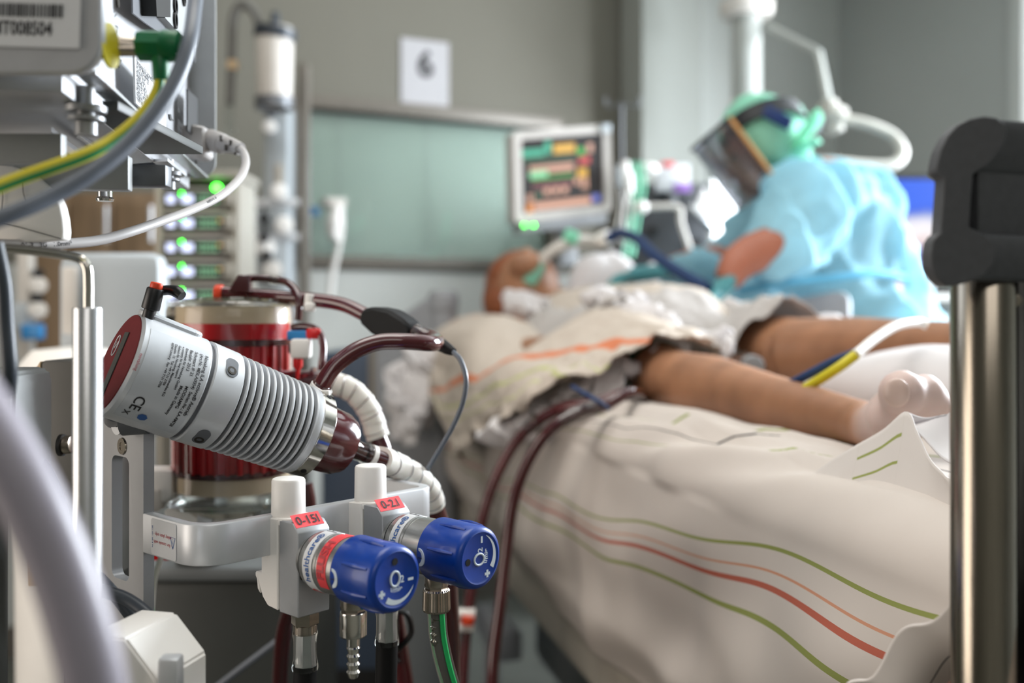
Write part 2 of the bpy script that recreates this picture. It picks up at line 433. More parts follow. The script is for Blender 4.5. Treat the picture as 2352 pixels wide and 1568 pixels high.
# the alcove wall holds the narrow bright window behind the face shield
a0 = Vector((pe.x, pe.y, 0)); dal = (pg-a0).normalized(); nal = dal.cross(Vector((0, 0, 1)))
def AP(px, py, off=0):
    q = (px-1176)/FPX; s = (q*a0.y-a0.x)/(dal.x-q*dal.y); p = a0+dal*s; return P(px, py, p.y)+nal*off, s
p0, sa = AP(1634, 580); p1, sb = AP(1722, 395)
g, MA = slabwall(a0, pg, holes=[(sa, sb, p0.z, p1.z)])
struct('wall_alcove', g, 'wall_white')
w2 = thing('window_2', 'narrow bright daylight window behind the face shield', 'window', (p0.x, p0.y, p0.z)); w2['kind'] = 'structure'
def abox(x0, x1, y0, y1, z0, z1, b=.003): return box(x1-x0, y1-y0, z1-z0, b, MA @ Matrix.Translation(((x0+x1)/2, (y0+y1)/2, (z0+z1)/2)))
part('pane', abox(sa, sb, p0.z, p1.z, -.09, -.08, 0), 'lit_daylight', w2)
part('window_frame', join(abox(sa-.02, sa, p0.z, p1.z, -.08, .012), abox(sb, sb+.02, p0.z, p1.z, -.08, .012), abox(sa-.02, sb+.02, p1.z, p1.z+.02, -.08, .012), abox(sa-.02, sb+.02, p0.z-.02, p0.z, -.08, .012)), 'wall_white', w2)
# right wall, turned towards the camera, with the big window just past the frame edge
pr = Vector((3.35, 2.35, 0)); dr = (pr-pg).normalized()
q = (2334-1176)/FPX; sr = (q*pg.y-pg.x)/(dr.x-q*dr.y)
g, MR = slabwall(pg, pr, holes=[(sr+.02, sr+1.42, 1.0, 2.45)])
struct('wall_right', g, 'wall_grey')
w3 = thing('window_3', 'tall daylight window at the right end of the grey wall', 'window', MR @ Vector((sr, 1.0, 0))); w3['kind'] = 'structure'
def rbox(x0, x1, y0, y1, z0, z1, b=.003): return box(x1-x0, y1-y0, z1-z0, b, MR @ Matrix.Translation(((x0+x1)/2, (y0+y1)/2, (z0+z1)/2)))
part('window_frame', join(rbox(sr-.02, sr+.03, .98, 2.47, -.1, .02), rbox(sr+.7, sr+.74, 1, 2.45, -.1, .01), rbox(sr+1.4, sr+1.46, .98, 2.47, -.1, .02), rbox(sr-.02, sr+1.46, 2.43, 2.48, -.1, .02), rbox(sr-.02, sr+1.46, .96, 1.01, -.1, .05)), 'wall_white', w3)
part('pane', rbox(sr, sr+1.44, 1, 2.45, -.10, -.095, 0), 'lit_daylight', w3)
struct('wall_side', slabwall(pr, (3.35, -2.2))[0], 'wall_grey')
struct('wall_front', slabwall((3.35, -2.2), (-3.0, -2.2))[0], 'wall_paint')
struct('wall_left', slabwall((-3.0, -2.2), (wa.x, wa.y))[0], 'wall_paint')
fl = [(-3.2, -2.4), (3.5, -2.4), (3.5, 5.2), (-3.2, 5.2)]
struct('floor', prism(fl, .1, M=Matrix.Translation((0, 0, -.1))), 'floor_vinyl')
struct('ceiling', prism(fl, .1, M=Matrix.Translation((0, 0, CEIL))), 'ceiling_white')

# ---------------------------------------------------------------- paper sign
def on_wall(px0, py0, px1, py1, off, th, bev=.001):
    a = WP(px0, py0, off); b = WP(px1, py1, off); c = (a+b)/2
    M = frame(c, DW, (0, 0, 1), NW)
    h = abs(WP((px0+px1)/2, py0).z-WP((px0+px1)/2, py1).z)
    return M, (Vector((a.x, a.y, 0))-Vector((b.x, b.y, 0))).length, h
M, ww, hh = on_wall(920, 92, 1030, 246, .004, .001)
t = thing('paper_sign', 'white paper sheet with a black digit on the wall above the window', 'sign', M.translation)
part('paper', box(ww, hh, .0012, 0, M), 'sign_paper', t)
part('digit', text_geo('6', .13, lambda u, v: M @ Vector((u, v+.03, .0012)), bold=.004), 'print_black', t)

# ---------------------------------------------------------------- ceiling service column
cx = P(1714, 0, 3.55)
t = thing('ceiling_column', 'pale round ceiling column ending in a wide collar behind the nurse', 'column', (cx.x, cx.y, CEIL))
part('column_tube', cyl((cx.x, cx.y, 1.78), (cx.x, cx.y, CEIL), .052, seg=32, bev=.004), 'wall_white', t)
part('collar', lathe([(0, 0), (0, .085), (.02, .095), (.05, .095), (.06, .07), (.06, 0)], (cx.x, cx.y, P(0, 40, 3.55).z), (0, 0, 1)), 'cream_plastic', t)
part('end_cap', lathe([(0, 0), (0, .04), (.02, .056), (.05, .056), (.05, 0)], (cx.x, cx.y, 1.76), (0, 0, 1)), 'cream_plastic', t)

# ---------------------------------------------------------------- white hose with holder on the right (ventilation arm)
Yh = 2.9
t = thing('hose_arm', 'white looped hose on a swivel joint behind the nurse', 'hose', P(1910, 270, Yh))
part('hose', tube(PL([(1925, 272, Yh), (1990, 285, Yh), (2050, 312, Yh), (2073, 350, Yh-.03), (2050, 378, Yh-.05), (1990, 380, Yh-.06), (1900, 372, Yh-.08), (1840, 380, Yh-.1)]), .0165, 14), 'hose_cream', t)
part('swivel_joint', join(cyl(P(1900, 232, Yh), P(1918, 305, Yh), .028, bev=.005), cyl(P(1893, 255, Yh), P(1935, 275, Yh), .036, bev=.006)), 'hose_cream', t)
part('connector', cyl(P(1886, 262, Yh), P(1862, 296, Yh), .02, .026, bev=.003), 'pale_blue_grey', t)
# support so that the arm hangs from the ceiling column
part('support_arm', join(cyl(P(1904, 240, Yh), P(1880, 120, 3.2), .012), cyl(P(1880, 120, 3.2), (cx.x+.08, cx.y, P(0, 60, 3.55).z), .012)), 'wall_white', t)

# ---------------------------------------------------------------- patient monitor
Ym = 3.0
def scr(u, v):    # monitor face coordinates in photo pixels -> world, slight yaw
    return P(u, v, Ym+(u-1285)*.0006)
a, b, c_, d_ = scr(1160, 302), scr(1412, 290), scr(1412, 492), scr(1168, 505)
M = frame((a+b+c_+d_)/4, (b-a).normalized(), (0, 0, 1), (b-a).normalized().cross(Vector((0, 0, 1))))
M = M @ Matrix.Rotation(math.radians(1.6), 4, 'Z')
t = thing('patient_monitor', 'pale framed patient monitor with coloured traces on a black screen', 'monitor', M @ Vector((0, -.14, 0)))
px = Ym/FPX
W_, H_ = 252*px, 204*px
part('housing', prism(rrect(W_, H_, .012), -.05, .004, M @ Matrix.Translation((0, 0, .0)), holes=()), 'monitor_shell', t)
part('bezel', prism(rrect(W_, H_, .012), .012, M=M, holes=[list(reversed(rrect(W_-.052, H_-.048, .006)))]), 'monitor_shell', t)
sc_ = part('screen', prism(rrect(W_-.05, H_-.046, .005), .003, M=M), 'screen_black', t)
def ink(name, x0, y0, x1, y1, m, seg=0):
    # x,y in photo pixels relative to the zoom of the screen
    u0, u1 = (x0-1284)*px, (x1-1284)*px; v0, v1 = (398-y0)*px, (398-y1)*px
    if seg:
        gs = []; k = int((u1-u0)/(seg*px))
        for i in range(k):
            a_ = u0+(u1-u0)*(i+.15)/k; b_ = u0+(u1-u0)*(i+.85)/k
            gs.append(prism([(a_, v1), (b_, v1), (b_, v0), (a_, v0)], .0005, M=M @ Matrix.Translation((0, 0, .0032))))
        g = join(*gs)
    else: g = prism([(u0, v1), (u1, v1), (u1, v0), (u0, v0)], .0005, M=M @ Matrix.Translation((0, 0, .0032)))
    return part(name, g, m, sc_)
ink('screen_band', 1182, 338, 1238, 354, 'ink_teal'); ink('screen_band', 1240, 322, 1256, 350, 'ink_teal')
ink('screen_band', 1262, 332, 1318, 352, 'ink_yellow'); ink('trace_line', 1184, 358, 1316, 368, 'ink_darkgreen', 6)
ink('trace_reading', 1324, 344, 1342, 360, 'ink_green'); ink('trace_reading', 1350, 336, 1364, 356, 'ink_peach')
ink('screen_band', 1200, 377, 1314, 386, 'ink_peach'); ink('screen_band', 1200, 388, 1246, 404, 'ink_mint')
ink('screen_band', 1248, 388, 1314, 394, 'ink_peach'); ink('trace_line', 1204, 402, 1314, 408, 'ink_green', 6)
ink('trace_reading', 1328, 366, 1356, 382, 'ink_red'); ink('trace_reading', 1324, 392, 1348, 412, 'ink_yellow')
ink('trace_line', 1206, 414, 1308, 430, 'ink_maroon', 8); ink('trace_line', 1232, 430, 1300, 444, 'ink_peach', 18)
ink('trace_reading', 1314, 412, 1326, 428, 'ink_peach'); ink('trace_reading', 1332, 414, 1350, 440, 'ink_peach', 9)
ink('trace_reading', 1212, 438, 1228, 450, 'ink_darkgreen'); ink('screen_band', 1192, 440, 1208, 458, 'ink_peach', 8)
ink('screen_band', 1190, 462, 1206, 480, 'ink_orange'); ink('screen_band', 1208, 460, 1356, 476, 'ink_peach')
ink('screen_band', 1360, 456, 1380, 472, 'ink_lilac')
part('alarm_lamp', box(.035, .024, .012, .003, M @ Matrix.Translation((W_/2-.02, H_/2-.012, .015))), 'pale_blue_grey', t)
for u in (1204, 1226):
    part('status_light', ball(P(u, 517, Ym-.07), .0024, u=12, v=8), 'led_green', t)
part('lower_housing', xf(box(W_*.9, .035, .06, .006), M @ Matrix.Translation((0, -H_/2-.017, -.02))), 'grey_plastic', t)
part('neck', xf(box(.06, .12, .03, .006), M @ Matrix.Translation((.03, -H_/2-.09, -.04))), 'grey_plastic', t)
part('support_arm', cyl(M @ Vector((.03, -H_/2-.12, -.04)), WP(1330, 600, .02), .02), 'grey_plastic', t)

# ---------------------------------------------------------------- dark ventilator tower behind the patient
Yv = 3.35
def vb(x0, y0, x1, y1, y=Yv, d=.3, b=.01):
    a = P(x0, y0, y); c2 = P(x1, y1, y); return boxat(((a.x+c2.x)/2, y+d/2, (a.z+c2.z)/2), abs(c2.x-a.x), d, abs(a.z-c2.z), b)
t = thing('ventilator_tower', 'dark grey breathing machine standing between monitor and nurse', 'machine', (P(1530, 0, Yv).x, Yv+.15, 0))
part('body', vb(1446, 420, 1628, 640), 'charcoal', t)
a = P(1446, 640, Yv); b = P(1628, 640, Yv)
part('cabinet', boxat(((a.x+b.x)/2, Yv+.17, a.z/2+.03), b.x-a.x-.02, .3, a.z-.07, .01), 'cart_grey', t)
part('display', vb(1506, 376, 1584, 438, Yv-.06, .04, .004), 'label_white', t)
part('display_strip', vb(1548, 420, 1586, 440, Yv-.066, .01, .002), 'purple_print', t)
part('display_strip', vb(1520, 371, 1548, 382, Yv-.066, .01, .002), 'label_red', t)
part('display_stand', vb(1536, 436, 1556, 470, Yv-.03, .03), 'grey_plastic', t)
part('tilted_rail', cyl(P(1584, 472, Yv-.05), P(1640, 530, Yv-.05), .013, bev=.003), 'alu_bright', t)
part('cuvette', ball(P(1492, 387, Yv-.06), .03, (1, .6, .62)), 'white_plastic', t)
part('bracket', prism([(0, 0), (.05, -.03), (.075, .0), (.035, .085)], .02, .004, frame(P(1590, 490, Yv-.02), (1, 0, 0), (0, 0, 1), (0, -1, 0))), 'white_plastic', t)
part('swing_arm', tube(PL([(1470, 476, 2.95), (1520, 474, 2.95), (1560, 478, 2.95), (1564, 510, 2.95), (1580, 560, 2.95), (1600, 610, 2.95)]), .009), 'cream_plastic', t)
part('arm_knob', ball(P(1474, 476, 2.95), .02), 'white_plastic', t)
part('arm_strut', cyl(P(1474, 476, 2.95), P(1480, 480, Yv+.01), .009), 'grey_plastic', t)
for (x, y) in ((1450, 560), (1500, 530), (1600, 560)):
    part('control_knob', cyl(P(x, y, Yv-.02), P(x, y, Yv+.01), .016, bev=.003), 'black_plastic', t)

# infusion pole with lines beside the monitor
Yi = 3.05
t = thing('infusion_stand', 'thin steel drip stand with clear lines right of the monitor', 'drip stand', (P(1428, 0, Yi).x, Yi, 0))
x = P(1428, 0, Yi).x
part('pole', cyl((x, Yi, .06), (x, Yi, P(0, 240, Yi).z), .0045), 'alu_dark', t)
part('hook', tube([(x-.05, Yi, P(0, 238, Yi).z+.02), (x-.045, Yi, P(0, 240, Yi).z-.005), (x, Yi, P(0, 240, Yi).z), (x+.05, Yi, P(0, 240, Yi).z-.005), (x+.055, Yi, P(0, 238, Yi).z+.02)], .003), 'alu_dark', t)
for i in range(5):
    a = 2*PI*i/5; part('foot', tube([(x, Yi, .09), (x+.12*math.cos(a), Yi+.12*math.sin(a), .07), (x+.20*math.cos(a), Yi+.20*math.sin(a), .03)], .012), 'grey_plastic', t)
for k, (u, v0, v1, m) in enumerate(((1420, 380, 500, 'clear_plastic'), (1436, 370, 470, 'white_plastic'), (1444, 395, 520, 'clear_plastic'))):
    part('drip_chamber', cyl(P(u, v0, Yi-.03), P(u+3, v0+48, Yi-.03), .012, bev=.003), 'white_plastic' if k else 'pale_blue_grey', t)
    part('drip_line', tube(PL([(u+2, v0+40, Yi-.03), (u+6, v1-30, Yi-.04), (u-4, v1+30, Yi-.06), (u+10, 560, Yi-.2)]), .003, 8), 'white_plastic', t)
for u, c in ((1452, 'hood_green'), (1462, 'hood_green'), (1474, 'hood_green')):
    part('green_line', tube(PL([(u, 372, Yi), (u+6, 430, Yi-.02), (u-6, 500, Yi-.04), (u-20, 590, Yi-.3)]), .004, 8), c, t)

# ---------------------------------------------------------------- blue computer screen at right with trolley
Ys = 3.0
a = P(2028, 412, Ys); b = P(2250, 612, Ys)
M = frame((a+b)/2, (1, 0, 0), (0, 0, 1), (0, -1, 0)) @ Matrix.Rotation(math.radians(0), 4, 'Z')
W_, H_ = b.x-a.x, a.z-b.z
t = thing('computer_monitor', 'lit computer monitor with blue picture behind the nurse', 'monitor', ((a.x+b.x)/2, Ys, b.z))
part('housing', box(W_+.03, H_+.03, .04, .006, M @ Matrix.Translation((0, 0, -.021))), 'black_plastic', t)
m = bpy.data.materials.new('landscape_picture'); m.use_nodes = True; MATS['landscape_picture'] = m
nt = m.node_tree; L = nt.links.new; bs = nt.nodes['Principled BSDF']
tc = nt.nodes.new('ShaderNodeTexCoord'); sp = nt.nodes.new('ShaderNodeSeparateXYZ'); L(tc.outputs['Generated'], sp.inputs[0])
nz = nt.nodes.new('ShaderNodeTexNoise'); nz.inputs['Scale'].default_value = 3.5; L(tc.outputs['Generated'], nz.inputs['Vector'])
ma = nt.nodes.new('ShaderNodeMath'); ma.operation = 'MULTIPLY_ADD'; ma.inputs[1].default_value = .35; L(nz.outputs['Fac'], ma.inputs[0]); L(sp.outputs['Z'], ma.inputs[2])
cr = nt.nodes.new('ShaderNodeValToRGB'); L(ma.outputs[0], cr.inputs[0])
els = cr.color_ramp.elements
els[0].position = .18; els[0].color = lin((100, 110, 190))+(1,)
els[1].position = .95; els[1].color = lin((0, 92, 240))+(1,)
for p_, c in ((.36, (150, 150, 215)), (.42, (232, 206, 204)), (.55, (250, 244, 246)), (.68, (226, 224, 240)), (.76, (130, 150, 214)), (.82, (10, 84, 226))):
    e = els.new(p_); e.color = lin(c)+(1,)
bs.inputs['Base Color'].default_value = (.02, .02, .02, 1); L(cr.outputs[0], bs.inputs['Emission Color']); bs.inputs['Emission Strength'].default_value = 1.0; bs.inputs['Roughness'].default_value = .4
part('screen', box(W_, H_, .004, 0, M @ Matrix.Translation((0, 0, .002))), 'landscape_picture', t)
part('stand', join(cyl(((a.x+b.x)/2, Ys+.04, b.z-.07), ((a.x+b.x)/2, Ys+.04, b.z+.05), .025), boxat(((a.x+b.x)/2, Ys+.04, b.z-.075), .2, .16, .015)), 'black_plastic', t)
t = thing('equipment_trolley', 'pale equipment trolley below the blue computer screen', 'trolley', ((a.x+b.x)/2, Ys, 0))
zt = b.z-.083
for k in range(3):
    part('device', boxat(((a.x+b.x)/2, Ys+.08, zt-.045-k*.10), W_+.14, .34, .085, .008), ('cream_plastic', 'pale_blue_grey', 'wall_grey')[k], t)
    part('device_knob', cyl(((a.x+b.x)/2-.09+.06*k, Ys-.11, zt-.045-k*.1), ((a.x+b.x)/2-.09+.06*k, Ys-.085, zt-.045-k*.1), .016, bev=.002), 'black_plastic', t)
    part('device_display', boxat(((a.x+b.x)/2+.02, Ys-.092, zt-.04-k*.1), .09, .006, .04, .002), 'box_grey', t)
part('shelf', boxat(((a.x+b.x)/2, Ys+.05, zt-.31), W_+.2, .42, .02, .004), 'deep_blue', t)
for sx in (-1, 1):
    for sy in (-.13, .25):
        part('leg', cyl(((a.x+b.x)/2+sx*(W_/2+.05), Ys+sy, 0.0), ((a.x+b.x)/2+sx*(W_/2+.05), Ys+sy, zt-.3), .014), 'alu', t)

# ---------------------------------------------------------------- infusion pump rack
Yr = 2.35
x0, x1 = P(372, 0, Yr).x, P(538, 0, Yr).x
t = thing('pump_rack', 'upright beige rack holding the stack of lit infusion pumps', 'rack', ((x0+x1)/2, Yr+.1, 0))
zt = P(0, 412, Yr).z; zb = .62
part('rail', boxat((x0-.006, Yr+.07, (zt+zb)/2), .014, .16, zt-zb, .003), 'bed_cream', t)
part('rail', boxat((x1+.006, Yr+.07, (zt+zb)/2), .014, .16, zt-zb, .003), 'rack_grey', t)
part('back_panel', boxat(((x0+x1)/2, Yr+.155, (zt+zb)/2), x1-x0+.02, .012, zt-zb, .002), 'rack_grey', t)
part('top_cap', boxat(((x0+x1)/2, Yr+.07, zt+.01), x1-x0+.04, .18, .02, .006), 'rack_grey', t)
part('top_light', ball(P(498, 430, Yr-.02), .0085, (1, .5, .7)), 'led_green', t)
part('light_lens', boxat(P(498, 436, Yr+.0)+Vector((0, 0, 0)), .03, .03, .008, .002), 'rack_grey', t)
part('pole', cyl(((x0+x1)/2, Yr+.19, .05), ((x0+x1)/2, Yr+.19, zt), .018), 'alu', t)
for i in range(5):
    a = 2*PI*i/5+.3; part('foot', tube([((x0+x1)/2, Yr+.19, .1), ((x0+x1)/2+.15*math.cos(a), Yr+.19+.15*math.sin(a), .07), ((x0+x1)/2+.28*math.cos(a), Yr+.19+.28*math.sin(a), .03)], .014), 'grey_plastic', t)
names = ['topmost', 'second from the top', 'third from the top', 'fourth from the top', 'fifth from the top', 'lowest and hidden by the canister']
for k in range(6):
    yc = 455+55.5*k
    z = P(0, yc, Yr).z
    pt = thing('infusion_pump', 'slim infusion pump with lit display, '+names[k]+' in the rack', 'infusion pump', ((x0+x1)/2, Yr, z), 'infusion pumps stacked in the rack')
    part('housing', boxat(((x0+x1)/2, Yr+.07, z), x1-x0-.004, .14, .050, .004), 'cream_plastic', pt)
    part('front_panel', boxat(((x0+x1)/2-.004, Yr-.001, z), x1-x0-.016, .006, .040, .003), 'cart_dark', pt)
    a = P(384, yc, Yr-.006); b = P(412, yc, Yr-.006)
    part('display', join(boxat(P(392, yc+2, Yr-.005), .018, .003, .017, .001), boxat(P(430, yc+2, Yr-.005), .026, .003, .017, .001)), 'ink_white', pt)
    part('status_light', ball(P(417, yc-11, Yr-.012), .0020, u=12, v=8), 'led_green', pt)
    ks = []
    for j in range(5):
        for r in range(2):
            ks.append(boxat(P(460+j*9, yc-4+r*12, Yr-.005), .0052, .003, .006, .0012))
    part('keypad', join(*ks), 'ink_mint', pt)
    part('drive_head', boxat(((x0+x1)/2+.075, Yr-.012, z), .022, .03, .034, .004), 'rack_grey', pt)
    part('warning_key', boxat(P(504, yc-4, Yr-.005), .006, .003, .006, .001), 'ink_yellow', pt)

# ---------------------------------------------------------------- suction unit and wall supply column to the right of the rack
Yc = 2.9
x0, x1 = P(606, 0, Yc).x, P(662, 0, Yc).x
t = thing('supply_column', 'light grey supply column with sockets left of the window', 'column', ((x0+x1)/2, Yc+.05, 0))
part('body', boxat(((x0+x1)/2, Yc+.05, (P(0, 240, Yc).z+.0)/2), x1-x0, .1, P(0, 240, Yc).z, .006), 'pale_blue_grey', t)
part('side_rail', boxat((P(682, 0, Yc).x, Yc+.1, 1.0), .03, .05, 1.6, .004), 'frame_bronze', t)
for (u, v, r, m) in ((640, 440, .024, 'white_plastic'), (652, 517, .026, 'white_plastic'), (618, 290, .02, 'white_plastic'), (610, 570, .026, 'white_plastic'), (560, 440, .03, 'cream_plastic'), (566, 520, .022, 'cream_plastic'), (624, 620, .028, 'cream_plastic'), (545, 590, .024, 'cream_plastic')):
    part('gas_socket', cyl(P(u, v, Yc-.03), P(u, v, Yc+.01), r, bev=.005), m, t)
for (u, v) in ((606, 545), (560, 500), (606, 500), (560, 600), (612, 585)):
    part('knob', cyl(P(u, v, Yc-.05), P(u, v, Yc-.01), .015, bev=.003), 'black_plastic', t)
part('mounting_rail', boxat(P(600, 465, Yc-.0), .22, .012, .02, .002), 'alu', t)
part('mounting_rail', boxat(P(600, 545, Yc-.0), .22, .012, .02, .002), 'alu', t)
part('yellow_tag', boxat(P(640, 400, Yc-.01), .02, .008, .06, .002), 'bed_cream', t)
part('bracket_plate', boxat(P(570, 560, Yc+.02), .09, .03, .26, .004), 'pale_blue_grey', t)
Yj = 2.75
t = thing('suction_jar', 'white suction canister with dark lid hung high on the column', 'canister', P(628, 230, Yj))
part('jar', lathe([(0, 0), (0, .042), (.01, .047), (.2, .052), (.21, .05), (.21, 0)], P(630, 240, Yj), (0, 0, 1)), 'cream_plastic', t)
part('lid', lathe([(0, 0), (0, .055), (.01, .058), (.03, .058), (.036, .04), (.036, 0)], P(630, 92, Yj), (.12, 0, 1)), 'cable_dark', t)
part('nozzle', cyl(P(632, 70, Yj), P(632, 28, Yj), .016, .01), 'cable_dark', t)
part('ring_holder', lathe([(0, .046), (0, .053), (.03, .053), (.03, .046), (0, .046)], P(630, 250, Yj), (0, 0, 1)), 'alu_dark', t)
part('hanger', boxat(P(610, 245, Yj+.08), .02, .17, .03, .003), 'alu_dark', t)
t = thing('suction_hose', 'grey hose looping down beside the suction canister', 'hose', P(550, 10, Yj))
part('hose', tube(PL([(600, 75, Yj), (585, 30, Yj), (556, 10, Yj), (536, 40, Yj), (532, 110, Yj), (530, 180, Yj), (528, 240, Yj)]), .012), 'box_grey', t)
part('ferrule', cyl(P(534, 140, Yj), P(534, 160, Yj), .0155), 'beige_plastic', t)
part('hose_tip', tube(PL([(528, 235, Yj), (527, 270, Yj), (530, 310, Yj)]), .012), 'clear_plastic', t)

# wall hook with hanging white cord on the window
t = thing('call_cord', 'white call switch hanging with its cord in front of the blinds', 'call switch', WP(755, 490, .09))
a = WP(755, 490, .08)
part('wall_plate', box(.07, .03, .08, .004, frame(WP(757, 470, .05), DW, (0, 0, 1), NW)), 'cream_plastic', t)
part('switch_body', tube([WP(757, 478, .1), WP(750, 515, .1), WP(748, 540, .1), WP(762, 560, .1)], [.016, .028, .02, .014], 12), 'white_plastic', t)
part('cord', tube([WP(764, 480, .1), WP(766, 530, .1), WP(756, 590, .1), WP(745, 640, .1), WP(740, 700, .1)], .011, 10), 'white_plastic', t)
part('blue_clip', box(.03, .03, .02, .004, frame(WP(717, 487, .03), DW, (0, 0, 1), NW)), 'stopcock_blue', t)
# dark shadowed instruments under the monitor
# ================================================================ the bed
BD = Vector((-.2334, .9724, 0)); BE = Vector((.9724, .2334, 0)); BF = Vector((.276, .6, 0))
def B(a, b, z): return BF+BD*a+BE*b+Vector((0, 0, z))
def toB(p): r = Vector((p[0], p[1], 0))-BF; return r.dot(BD), r.dot(BE)
MB_ = frame(BF, BD, BE, (0, 0, 1))       # note: x along the bed, y across, mirrored z handled below
def bbox(a0, a1, b0, b1, z0, z1, bev=.01):
    c = B((a0+a1)/2, (b0+b1)/2, (z0+z1)/2); M = frame(c, BD, BD.cross(Vector((0, 0, 1)))*-1, (0, 0, 1))
    return box(a1-a0, b1-b0, z1-z0, bev, M)
ZM = .905
bed = thing('hospital_bed', 'grey hospital bed with steel foot pole and raised corner posts', 'bed', B(1, .45, 0))
part('bed_frame', bbox(.0, 2.05, .04, .88, .50, .60, .02), 'bed_cream', bed)
part('bed_deck', bbox(.04, 2.0, .03, .89, .60, .70, .015), 'bed_cream', bed)
part('undercarriage', bbox(.25, 1.8, .2, .75, .22, .42, .03), 'cart_grey', bed)
for a, b in ((.5, .3), (.5, .65), (1.6, .3), (1.6, .65)):
    part('lift_column', cyl(B(a, b, .4), B(a, b, .52), .04), 'alu', bed)
for a in (.15, 1.9):
    for b in (.12, .82):
        c = part('castor_leg', join(cyl(B(a, b, .12), B(a, b, .30), .02), bbox(min(a, .3) if a < 1 else 1.7, max(a, .3) if a < 1 else 1.95, b-.03, b+.03, .25, .32)), 'bed_grey', bed)
        part('castor_wheel', cyl(B(a, b-.02, .0625), B(a, b+.02, .0625), .0625, bev=.01), 'black_rubber', c)
# head end: post near corner with cap, head board, far side rail
hp = P(1012, 0, 2.46)
def post(px0, px1, py0, Y, name, lab=None):
    a = P(px0, py0, Y); b = P(px1, py0, Y); c = (a+b)/2; r = (b.x-a.x)/2
    o = part(name, lathe([(0, 0), (0, r*.9), (c.z-.40, r*.9), (c.z-.40, r), (c.z-.37, r), (c.z-.365, r*.98), (c.z-.355, r*.8), (c.z-.352, 0)], (c.x, c.y, .35), (0, 0, 1)), 'bed_grey', bed)
    return c, r
c, r = post(982, 1054, 662, 2.46, 'corner_post')
# moulded head side panel sloping down to the left of the post
pl = [(0, 0), (0, .02), (-.11, -.05), (-.165, -.10), (-.165, -.5), (0, -.5)]
part('head_side_panel', prism([(p[0], p[1]-.02) for p in pl], .03, .006, frame((c.x, c.y+.01, c.z), (1, 0, 0), (0, 0, 1), (0, -1, 0))), 'bed_grey', bed)
part('post_sleeve', cyl((c.x, c.y, .30), (c.x, c.y, c.z-.16), r*.75), 'grey_plastic', bed)
c0 = B(2.09, .42, 0)
part('head_board', bbox(2.03, 2.07, .0, .92, .62, 1.03, .018), 'bed_grey', bed)
# far side rail seen between patient and nurse
a = P(1690, 700, 2.05); b = P(1948, 668, 1.95)
p0_ = P(1688, 745, 2.20); p1_ = P(1950, 745, 2.08); dv_ = Vector((p1_.x-p0_.x, p1_.y-p0_.y, 0)); Lr = dv_.length; dv_.normalize()
part('side_rail', prism([(0, -.10), (Lr, -.10), (Lr, .055), (Lr-.012, .070), (Lr-.03, .072), (Lr*.65, .062), (.03, .05), (.01, .042), (0, .02)], -.026, .005, frame(p0_, dv_, (0, 0, 1), dv_.cross(Vector((0, 0, 1))))), 'bed_grey', bed)
part('side_rail_arm', join(cyl(p0_+dv_*.05+Vector((0, .02, -.09)), p0_+dv_*.05+Vector((0, .02, -.40)), .014), cyl(p0_+dv_*(Lr-.05)+Vector((0, .02, -.09)), p0_+dv_*(Lr-.05)+Vector((0, .02, -.40)), .014)), 'bed_grey', bed)
# foot end: polished pole and moulded grip board
Yp = .55
pa = P(2251, 660, Yp); 
part('foot_pole', cyl((pa.x+.002, Yp, .30), (pa.x+.002, Yp, P(0, 610, Yp).z), .0172, seg=48, bev=.002), 'pole_steel', bed, 'polished steel pole', sharp=60)
part('pole_bracket', join(cyl((pa.x+.002, Yp, .5), (pa.x+.002, Yp, .58), .024), cyl((pa.x+.002, Yp, .54), B(.03, .06, .55), .012)), 'alu', bed)
# end cap profile of the grip, outline from the side; it runs away to the right
def gp(x, y): p = P(x, y, Yp-.03); return (p.x, p.z)
out = [(2150,395),(2153,375),(2160,345),(2176,312),(2198,287),(2228,272),(2262,266),(2290,270),(2308,284),(2313,302),(2306,330),(2288,358),(2268,380),(2240,397),
       (2236,398),(2234,420),(2230,470),(2226,522),(2240,528),(2262,538),(2282,556),(2289,580),(2283,606),(2262,632),(2225,648),(2190,657),(2172,656),(2152,640),(2140,615),(2137,585),(2142,555),(2152,540),(2160,536),(2163,490),(2168,420),(2168,408)]
pts = [gp(*q) for q in out]
ax = Vector((.93, .36, 0)).normalized()
M = frame((0, Yp-.03, 0), (1, 0, 0), (0, 0, 1), (0, -1, 0))
def capshape(sc_, off):
    cx_ = sum(p[0] for p in pts)/len(pts); cz_ = sum(p[1] for p in pts)/len(pts)
    return [Vector((cx_+(p[0]-cx_)*sc_, Yp-.03, cz_+(p[1]-cz_)*sc_))+ax*off for p in pts]
def ringcap(rings):
    V, F = loft(rings, cap=False); n = len(rings[0])
    bm = bmesh.new(); vs = [bm.verts.new(v) for v in V]
    for f in F: bm.faces.new([vs[i] for i in f])
    e0 = bm.faces.new(vs[:n]); e1 = bm.faces.new(list(reversed(vs[-n:])))
    bmesh.ops.triangulate(bm, faces=[e0, e1]); return bm_out(bm)
part('grip_end_cap', prism(list(reversed(pts)), -.012, .0006, M), 'charcoal', bed, 'dark grey moulded end cap')
